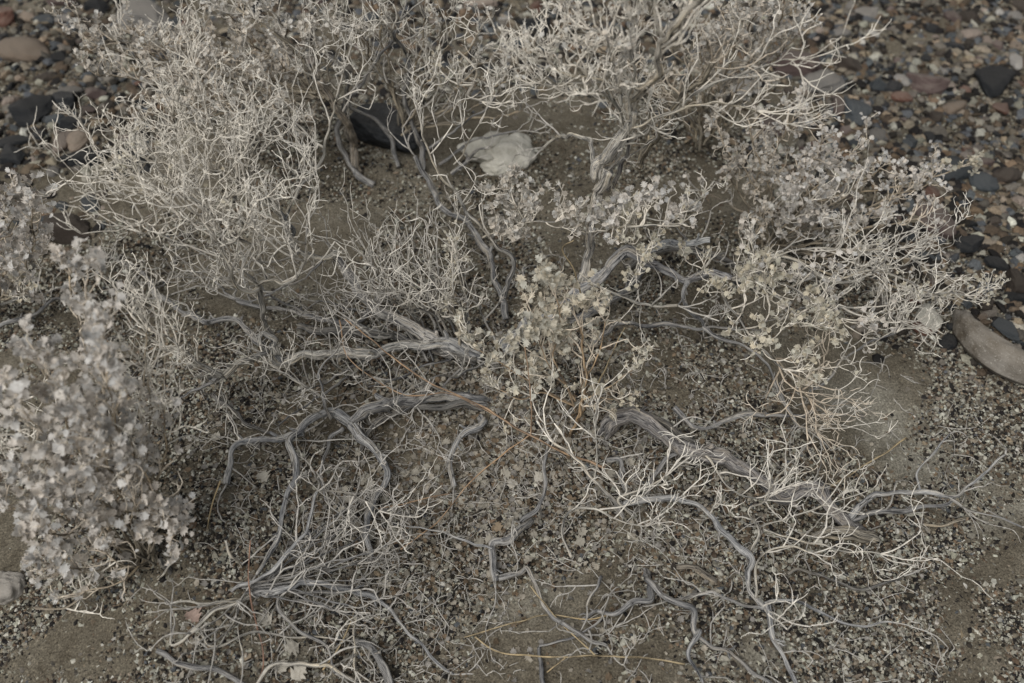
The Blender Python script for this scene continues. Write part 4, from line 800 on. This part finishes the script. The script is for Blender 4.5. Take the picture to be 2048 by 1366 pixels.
B([(1160, 790, .08), (1200, 700, .14), (1205, 640, .18)], 4, 3, 10, .04, style('tan', 'sage', 1, .022), 2, tint=(.40, .30, .2), t0=.2, prob=.2)
B([(1155, 840, .03), (1180, 800, .06), (1230, 800, .07)], 4, 3, 6, .04, style('tan', 'cream', 1, .022), 2, tint=(.40, .30, .2), t0=.2, prob=.14)

# ---- C: leafy shrub in the left foreground
def clumps(sh, root, lst, w=7):
    for (x, y, h, kind, leaf, n, sz, prob) in lst:
        rx, ry, rh = root; mx, my = rx * .45 + x * .55 + rnd.uniform(-25, 25), ry * .4 + y * .6 + rnd.uniform(-20, 20)
        sh.branch([(rx + rnd.uniform(-25, 25), ry + rnd.uniform(-12, 12), rh), (mx, my, h * .62), (x, y, h)], w, 3.5, n, .042, style(kind, leaf, 1, sz) if leaf else style(kind), 2, tint=TN, tint2=(.48, .41, .32), t0=.5, prob=prob)
Cs = Shrub('desert_holly', 300, 1120, 'leafy silver shrub with toothed leaves in the left foreground')
LS = .029; Cs.lk = .68
clumps(Cs, (290, 1120, .0), [(140, 560, .34, 'tan', 'silver', 18, .024, .42), (175, 610, .33, 'tan', 'silver', 16, .026, .42), (200, 670, .33, 'tan', 'silver', 18, LS * .85, .4), (80, 730, .31, 'tan', 'silver', 18, LS, .38), (210, 740, .33, 'tan', 'silver', 18, LS, .4),
  (130, 790, .31, 'tan', 'silver', 18, LS, .38), (235, 800, .29, 'tan', 'silver', 14, LS, .30), (60, 840, .28, 'tan', 'silver', 16, LS, .34), (180, 850, .28, 'tan', 'silver', 16, LS, .34),
  (300, 760, .26, 'cream', None, 22, 0, 0), (335, 700, .24, 'cream', None, 18, 0, 0), (330, 820, .22, 'cream', 'silver', 18, LS, .05), (270, 880, .23, 'cream', 'silver', 16, LS, .1), (290, 660, .27, 'cream', None, 10, 0, 0),
  (200, 910, .24, 'tan', 'silver', 12, LS, .2), (285, 950, .17, 'tan', 'silver', 8, LS, .24), (320, 945, .15, 'tan', 'silver', 5, LS * .9, .3), (60, 960, .22, 'tan', 'silver', 16, LS, .3), (150, 980, .2, 'tan', 'silver', 16, LS, .28), (20, 1010, .2, 'tan', 'silver', 14, LS, .3),
  (90, 1060, .16, 'tan', 'silver', 14, LS, .28), (190, 1040, .15, 'tan', 'silver', 12, LS, .2), (325, 1040, .11, 'tan', 'silver', 10, LS, .42), (350, 1075, .09, 'tan', 'silver', 9, LS, .42), (120, 1130, .11, 'tan', 'silver', 12, LS, .26), (220, 1110, .08, 'tan', 'silver', 9, LS, .16),
  (120, 1150, .08, 'tan', 'silver', 7, LS, .3), (170, 1180, .05, 'tan', 'silver', 7, LS, .12), (270, 1010, .15, 'tan', None, 14, 0, 0), (30, 900, .24, 'cream', None, 12, 0, 0), (10, 820, .26, 'cream', None, 14, 0, 0), (-20, 900, .24, 'cream', None, 12, 0, 0)])
Cs.branch([(-60, 760, .16), (20, 800, .15), (90, 860, .12), (160, 900, .08)], 11, 8, 16, .05, style('cream'), 2, tint=TN)
Cs.branch([(-60, 830, .14), (30, 850, .13), (110, 870, .1)], 12, 9, 12, .05, style('cream'), 2, tint=TN)
Cs.branch([(360, 1110, .04), (345, 1130, .03), (330, 1150, .01), (318, 1160, .0)], 6, 5, 0, tint=PL)
Cs.branch([(320, 1110, .03), (330, 1130, .01), (338, 1145, -.005)], 12, 14, 0, tint=DK)
Cs.branch([(70, 1215, .03), (130, 1218, .03), (170, 1195, .03), (180, 1170, .04)], 5, 6, 5, .04, style('cream'), 1, tint=(.48, .41, .32))
# ---- D
Ds = Shrub('desert_holly', 20, 640, 'pale lilac-grey leafy shrub cut off by the left edge, above the foreground one')
clumps(Ds, (-10, 620, .02), [(30, 400, .28, 'tan', 'silver', 18, .026, .36), (70, 440, .27, 'tan', 'silver', 16, .026, .36), (20, 470, .28, 'tan', 'silver', 18, .028, .36), (60, 510, .25, 'tan', 'silver', 14, .028, .32), (10, 545, .24, 'tan', 'silver', 14, .026, .28), (-30, 430, .28, 'tan', 'silver', 12, .026, .36), (50, 590, .18, 'cream', 'cream', 10, .02, .1), (-20, 580, .2, 'cream', 'silver', 12, .026, .2)])
Ds.branch([(-30, 610, .05), (40, 600, .06), (90, 590, .05), (140, 560, .06)], 8, 4, 10, .05, style('pale'), 2, tint=PL)
Ds.branch([(-20, 660, .02), (40, 640, .025), (100, 600, .02), (150, 590, .015)], 12, 7, 10, .05, style('grey'), 2, tint=GR)
# ---- F back left
Fs = Shrub('desert_holly', 705, 335, 'lilac-grey leafy shrub at the upper left, its crooked trunk rising beside the black rock')
Fs.branch([(712, 342, .0), (712, 300, .04), (698, 262, .10), (672, 215, .16), (640, 160, .22)], 22, 18, 5, .05, style('pale'), 2, tint=(.38, .34, .29))
Fs.branch([(745, 370, .0), (700, 330, .02), (680, 270, .06), (690, 200, .12), (690, 140, .2)], 16, 11, 8, .05, style('pale'), 2, tint=GR)
Fs.branch([(640, 160, .22), (600, 110, .26), (540, 60, .3), (480, 20, .33)], 12, 6, 16, .06, style('pale', 'grey', 1, .018), 2, tint=TN, prob=.25)
clumps(Fs, (650, 190, .18), [(170, 70, .3, 'tan', 'grey', 18, .019, .4), (215, 100, .3, 'tan', 'grey', 18, .019, .4), (270, 70, .31, 'tan', 'grey', 18, .019, .4), (310, 110, .3, 'tan', 'grey', 16, .019, .38), (200, 150, .27, 'tan', 'grey', 14, .019, .36), (270, 160, .27, 'tan', 'grey', 14, .019, .32), (350, 150, .27, 'tan', 'grey', 12, .019, .3),
  (400, 70, .29, 'tan', 'grey', 18, .019, .32), (450, 30, .3, 'pale', 'grey', 20, .019, .36), (500, 80, .29, 'tan', 'grey', 18, .019, .36), (560, 40, .31, 'pale', 'grey', 20, .019, .36), (620, 20, .32, 'pale', 'grey', 16, .019, .3), (430, 130, .26, 'tan', 'grey', 18, .019, .34), (500, 160, .24, 'tan', 'grey', 18, .019, .34), (560, 130, .26, 'tan', 'grey', 16, .019, .32),
  (540, 210, .19, 'tan', 'grey', 14, .019, .34), (460, 210, .22, 'tan', 'grey', 14, .019, .32), (620, 80, .28, 'pale', 'grey', 14, .018, .2), (670, 60, .3, 'pale', 'grey', 14, .018, .15), (380, 220, .24, 'tan', 'grey', 12, .018, .3), (620, 250, .14, 'tan', 'grey', 9, .018, .2), (300, 230, .24, 'tan', 'grey', 12, .018, .24)], 6)
# ---- H top centre, mostly bare
Hs = Shrub('desert_shrub', 830, 330, 'bare twiggy shrub with pale curling tips at the top centre')
Hs.branch([(850, 350, .0), (835, 280, .06), (815, 210, .13), (815, 130, .22), (790, 60, .32)], 15, 8, 14, .05, style('pale'), 3, tint=GR)
Hs.branch([(800, 330, .01), (760, 250, .06), (700, 200, .12), (760, 120, .22), (800, 40, .32)], 12, 6, 12, .05, style('greyup'), 3, tint=GR)
clumps(Hs, (825, 260, .07), [(720, 70, .3, 'pale', None, 14, 0, 0), (760, 20, .34, 'pale', None, 14, 0, 0), (850, 40, .32, 'pale', None, 14, 0, 0), (900, 90, .3, 'pale', None, 12, 0, 0), (900, 20, .35, 'pale', 'grey', 12, .018, .1), (960, 60, .3, 'pale', 'grey', 10, .018, .1), (930, 160, .24, 'pale', 'cream', 14, .018, .1),
  (1000, 100, .24, 'pale', 'grey', 12, .018, .16), (870, 150, .24, 'pale', 'cream', 14, .018, .1), (770, 160, .2, 'greyup', None, 14, 0, 0), (1010, 160, .22, 'pale', 'grey', 12, .018, .1), (880, 230, .14, 'greyup', None, 14, 0, 0), (960, 210, .16, 'greyup', None, 14, 0, 0), (1050, 220, .14, 'greyup', 'grey', 10, .016, .05), (680, 20, .34, 'pale', None, 12, 0, 0)], 6)
Hs.branch([(920, 100, .3), (950, 140, .27), (935, 190, .23), (965, 205, .22)], 6, 6, 8, .04, style('cream'), 2, tint=(.5, .47, .42))
Hs.branch([(850, 300, .08), (920, 250, .12), (970, 220, .15), (1000, 185, .2)], 7, 4, 10, .05, style('pale'), 2, tint=GR)
Hs.branch([(880, 330, .02), (930, 290, .06), (985, 272, .09), (1035, 262, .11)], 8, 4, 8, .04, style('greyup'), 2, tint=GR)
Hs.branch([(900, 350, .01), (935, 318, .04), (975, 300, .07)], 11, 6, 3, .03, style('greyup'), 1, tint=GR)
# ---- G right leafy
Gs = Shrub('desert_holly', 1560, 520, 'leafy pale shrub spreading to the right edge of the stony flat')
clumps(Gs, (1540, 500, .01), [(1440, 270, .22, 'tan', 'grey', 14, .019, .3), (1500, 260, .24, 'tan', 'grey', 14, .019, .34), (1590, 240, .26, 'tan', 'silver', 16, .019, .4), (1640, 290, .24, 'tan', 'silver', 16, .02, .4), (1540, 320, .2, 'tan', 'grey', 14, .019, .34), (1460, 330, .16, 'tan', 'grey', 12, .019, .28), (1600, 340, .2, 'tan', 'silver', 14, .019, .36),
  (1700, 310, .22, 'tan', 'silver', 14, .02, .36), (1760, 340, .2, 'tan', 'silver', 14, .02, .34), (1560, 400, .18, 'cream', 'silver', 18, .021, .36), (1620, 400, .19, 'cream', 'silver', 18, .021, .36), (1680, 390, .2, 'cream', 'silver', 16, .021, .34), (1520, 440, .12, 'tan', 'grey', 12, .02, .28), (1640, 450, .15, 'cream', 'silver', 14, .02, .28),
  (1850, 370, .18, 'tan', 'silver', 12, .02, .28), (1910, 345, .18, 'tan', 'cream', 8, .02, .4), (1780, 400, .16, 'tan', 'silver', 12, .02, .28), (1840, 440, .14, 'tan', 'silver', 12, .019, .2), (1750, 450, .13, 'pale', 'silver', 14, .019, .16), (1720, 500, .1, 'pale', None, 14, 0, 0), (1820, 520, .1, 'pale', 'silver', 14, .018, .06), (1400, 380, .1, 'greyup', 'grey', 12, .018, .1),
  (1790, 570, .08, 'pale', 'silver', 12, .02, .1), (1880, 595, .07, 'pale', 'cream', 12, .018, .14), (1930, 590, .07, 'pale', 'cream', 9, .017, .2)], 6)
# ---- top right leafy
Ts = Shrub('desert_holly', 1430, 300, 'cream-grey leafy shrub at the top, right of centre, behind the tall pale trunk')
clumps(Ts, (1420, 290, .02), [(1390, 30, .34, 'tan', 'grey', 16, .019, .32), (1450, 20, .36, 'tan', 'grey', 18, .02, .42), (1510, 30, .36, 'tan', 'grey', 18, .02, .42), (1570, 20, .36, 'tan', 'grey', 18, .02, .42), (1590, 70, .32, 'tan', 'silver', 14, .02, .36), (1540, 80, .3, 'tan', 'grey', 16, .02, .36), (1470, 80, .3, 'tan', 'grey', 16, .02, .34), (1420, 90, .28, 'tan', 'grey', 14, .019, .28),
  (1500, 120, .26, 'tan', 'grey', 12, .02, .3), (1150, 60, .3, 'pale', 'grey', 16, .018, .2), (1120, 20, .33, 'pale', 'grey', 16, .018, .25), (1190, 100, .28, 'tan', 'grey', 16, .018, .2), (1300, 30, .33, 'pale', 'grey', 14, .018, .2), (1380, 140, .22, 'tan', 'grey', 10, .018, .2), (1330, 190, .16, 'tan', None, 10, 0, 0), (1450, 180, .17, 'tan', 'grey', 10, .018, .16)], 6)

# ------------------------------------------------------------------ dry straws
def straw(pts, w0, w1, tint, label, side=(), name='dry_stem'):
    s = Shrub(name, pts[0][0], pts[0][1], label, 'stem'); s.branch(pts, w0, w1, tint=tint, flute=0, sides=7, wob=.5, name='stalk')
    for q in side: s.branch(q, 2.6, 1.8, tint=tint, flute=0, sides=6, wob=.5, name='side_stalk')
OR = (.38, .27, .185); YL = (.48, .39, .25); RD = (.27, .17, .13)
straw([(1205, 938, .06), (1150, 912, .08), (1060, 870, .10), (990, 830, .12), (920, 792, .13), (850, 760, .15), (770, 700, .16), (690, 640, .17)], 7, 2.2, OR, 'long orange-brown dry stem slanting down through the centre of the shrub',
      [[(1060, 872, .1), (1062, 800, .13), (1056, 730, .16), (1050, 680, .18)], [(1058, 872, .1), (990, 920, .07), (930, 975, .05), (880, 1040, .02), (800, 1100, .01)], [(990, 830, .12), (900, 790, .11), (800, 785, .1), (700, 720, .12), (680, 640, .13)], [(900, 985, .04), (800, 1010, .02), (740, 1020, .02)]])
straw([(1372, 1328, .012), (1230, 1312, .02), (1150, 1312, .02), (1060, 1312, .015), (1000, 1305, .012), (950, 1275, .01)], 5, 2.5, YL, 'yellow dry stem lying flat along the bottom edge right of centre',
      [[(1190, 1312, .02), (1150, 1275, .02), (1100, 1220, .02), (1060, 1170, .02)], [(1130, 1315, .02), (1095, 1345, .01)]])
straw([(1250, 1222, .01), (1180, 1240, .012), (1090, 1230, .015), (1040, 1240, .015), (930, 1275, .01)], 3, 2, YL, 'thin yellow stem curving over bare sand below the crooked limb')
straw([(1812, 876, .03), (1740, 925, .025), (1640, 985, .02)], 4, 5, YL, 'straight straw-coloured stalk leaning over the thick grey limb')
straw([(1165, 610, .12), (1148, 540, .2), (1126, 500, .24), (1148, 482, .26)], 3, 2, YL, 'thin bent yellow stalk standing above the sapling')
straw([(510, 1375, .01), (530, 1320, .015), (510, 1240, .02), (495, 1160, .04), (502, 1080, .06)], 3, 2, RD, 'thin red-brown stem rising through the small dead tuft')
straw([(645, 1340, .01), (690, 1270, .015), (720, 1200, .02)], 5, 4, YL, 'short straw-coloured stalk on the ground below the small tuft')
straw([(1250, 655, .06), (1220, 720, .05), (1195, 770, .05)], 3, 2, YL, 'thin yellow stalk right of the sapling leaves')
straw([(418, 1060, .04), (425, 1010, .06), (440, 960, .08)], 2.5, 2, YL, 'tiny straw stalk upright on the sandy mound beside the left shrub')

# ------------------------------------------------------------------ fallen leaves, twig litter
def fallen(px, py, size, label, group=None, col=(.52, .49, .42)):
    p = P(px, py, .004); o = obj('fallen_leaf', leaf_mesh('fallen_leaf', [(0, 0, 0)], [(math.cos(rnd.uniform(0, 6.3)), math.sin(rnd.uniform(0, 6.3)), .08)], [(rnd.gauss(0, .2), rnd.gauss(0, .2), 1)], [size], [col])); o.location = p
    tag(o, label, 'leaf', group)
for a in [(372, 1222, .028, 'pinkish beige fallen leaf on gravel left of the small tuft'), (600, 1285, .026, 'pale fallen leaf at the foot of the small tuft'), (545, 1250, .026, 'pale leaf caught on the twigs right below the hollow'), (550, 1322, .026, 'pale toothed leaf near the bottom edge under the tuft'),
          (515, 945, .026, 'single pale leaf inside the loop of the lower left limb'), (775, 1090, .020, 'round whitish leaf right of the small tuft'), (985, 1045, .022, 'orange-grey leaf beneath the slanting stem'), (1068, 965, .024, 'star-shaped white leaf on the litter at centre'), (1030, 958, .022, 'white leaf left of the star-shaped one'),
          (730, 960, .022, 'whitish leaf inside the bend of the front limb'), (800, 790, .030, 'pale leaf resting on the end of the front left limb'), (1012, 850, .026, 'broad leaf below the sapling stems'), (690, 990, .022, 'yellowish leaf by the cracked limb bend'), (1050, 1130, .018, 'dull pink fallen leaf beside the crooked limb'),
          (755, 1165, .024, 'large pale leaf under the arched stem of the tuft'), (580, 1362, .03, 'toothed pale leaf cut by the bottom edge'), (400, 1292, .02, 'narrow white leaf lying on dark gravel at the lower left'), (440, 880, .02, 'small white leaf above the left limb')]:
    fallen(a[0], a[1], a[2] * .8, a[3], col=(.55, .42, .36) if 'pink' in a[3] else ((.34, .27, .19) if 'orange' in a[3] else (.56, .53, .46)))
k = 0
while k < 90:
    a, b = rnd.gauss(980, 190), rnd.gauss(945, 100)
    if not (600 < a < 1330 and 790 < b < 1140): continue
    fallen(a, b, rnd.uniform(.010, .018), 'small cream leaf in the litter below the shrub centre', 'cream leaves in the litter', (lambda v: (.48 * v, .45 * v, .38 * v))(rnd.uniform(.7, 1.1))); k += 1
pos, dr, nr, sz, cl = [], [], [], [], []
for _ in range(5200):
    if rnd.random() < .75: a, b = rnd.gauss(980, 230), rnd.gauss(900, 150)
    else: a, b = rnd.uniform(350, 1900), rnd.uniform(500, 1360)
    if b < 430 or b > 1380: continue
    p = P(a, b, rnd.uniform(.001, .006)); th = rnd.uniform(0, 6.3); pos.append(p[:]); dr.append((math.cos(th), math.sin(th), rnd.gauss(0, .35))); nr.append((rnd.gauss(0, .5), rnd.gauss(0, .5), 1)); sz.append(rnd.uniform(.004, .0105)); v = rnd.uniform(.45, 1.1)
    c = rnd.choice([(.46, .42, .35), (.46, .42, .35), (.40, .38, .35), (.25, .19, .13)]); cl.append([v * q for q in c])
tag(obj('leaf_litter', leaf_mesh('leaf_litter', pos, dr, nr, sz, cl)), 'crumbled cream and brown leaf litter strewn under the shrub', 'litter', kind='stuff')
T = Twigs(); st = dict(STY['grey']); st['up'] = -.03; st['top'] = .012; st['br'] = .22
for _ in range(900):
    a, b = (rnd.gauss(900, 330), rnd.gauss(950, 220)) if rnd.random() < .7 else (rnd.uniform(200, 1950), rnd.uniform(450, 1366))
    if b < 420 or b > 1390 or (a < 440 and b > 850) : continue
    th = rnd.uniform(0, 6.3); T.grow(P(a, b, .003), Vector((math.cos(th), math.sin(th), .1)), rnd.uniform(.015, .05), rnd.uniform(.0005, .0009), 1, st)
tag(obj('twig_litter', T.mesh('twig_litter', sides=4)), 'broken grey twiglets strewn over the gravel', 'litter', kind='stuff')
for i, (px, py, lab) in enumerate([(440, 1100, 'short white twig standing by the small tuft'), (1690, 1072, 'flat splintered piece of pale wood below the thick limb'), (1390, 1150, 'splintered brown wood shard beside the slender limb'), (1620, 1150, 'brown rooty stick lying in the gravel at the lower right'), (1890, 1045, 'pale curved stick under the forked limb end')]):
    s = Shrub('wood_piece', px, py, lab, 'wood')
    if i == 0: s.branch([(448, 1078, .05), (462, 1108, .03), (482, 1140, .0)], 7, 6, tint=PL)
    if i == 1: s.branch([(1625, 1065, .005), (1680, 1062, .012), (1750, 1082, .003)], 14, 22, tint=(.34, .31, .26)); s.branch([(1640, 1075, .004), (1700, 1078, .006), (1745, 1090, .003)], 8, 10, tint=(.30, .27, .22))
    if i == 2: s.branch([(1355, 1138, .004), (1400, 1140, .012), (1435, 1160, .002)], 14, 22, tint=(.27, .24, .20))
    if i == 3: s.branch([(1568, 1152, .004), (1600, 1142, .01), (1660, 1160, .01), (1740, 1172, .01), (1800, 1150, .01)], 9, 6, 12, .04, style('grey'), 2, tint=DK)
    if i == 4: s.branch([(1850, 1052, .004), (1895, 1052, .008), (1930, 1035, .01)], 8, 6, tint=(.40, .36, .30))
for o in bpy.data.objects:
    if '_o' in o: del o['_o']
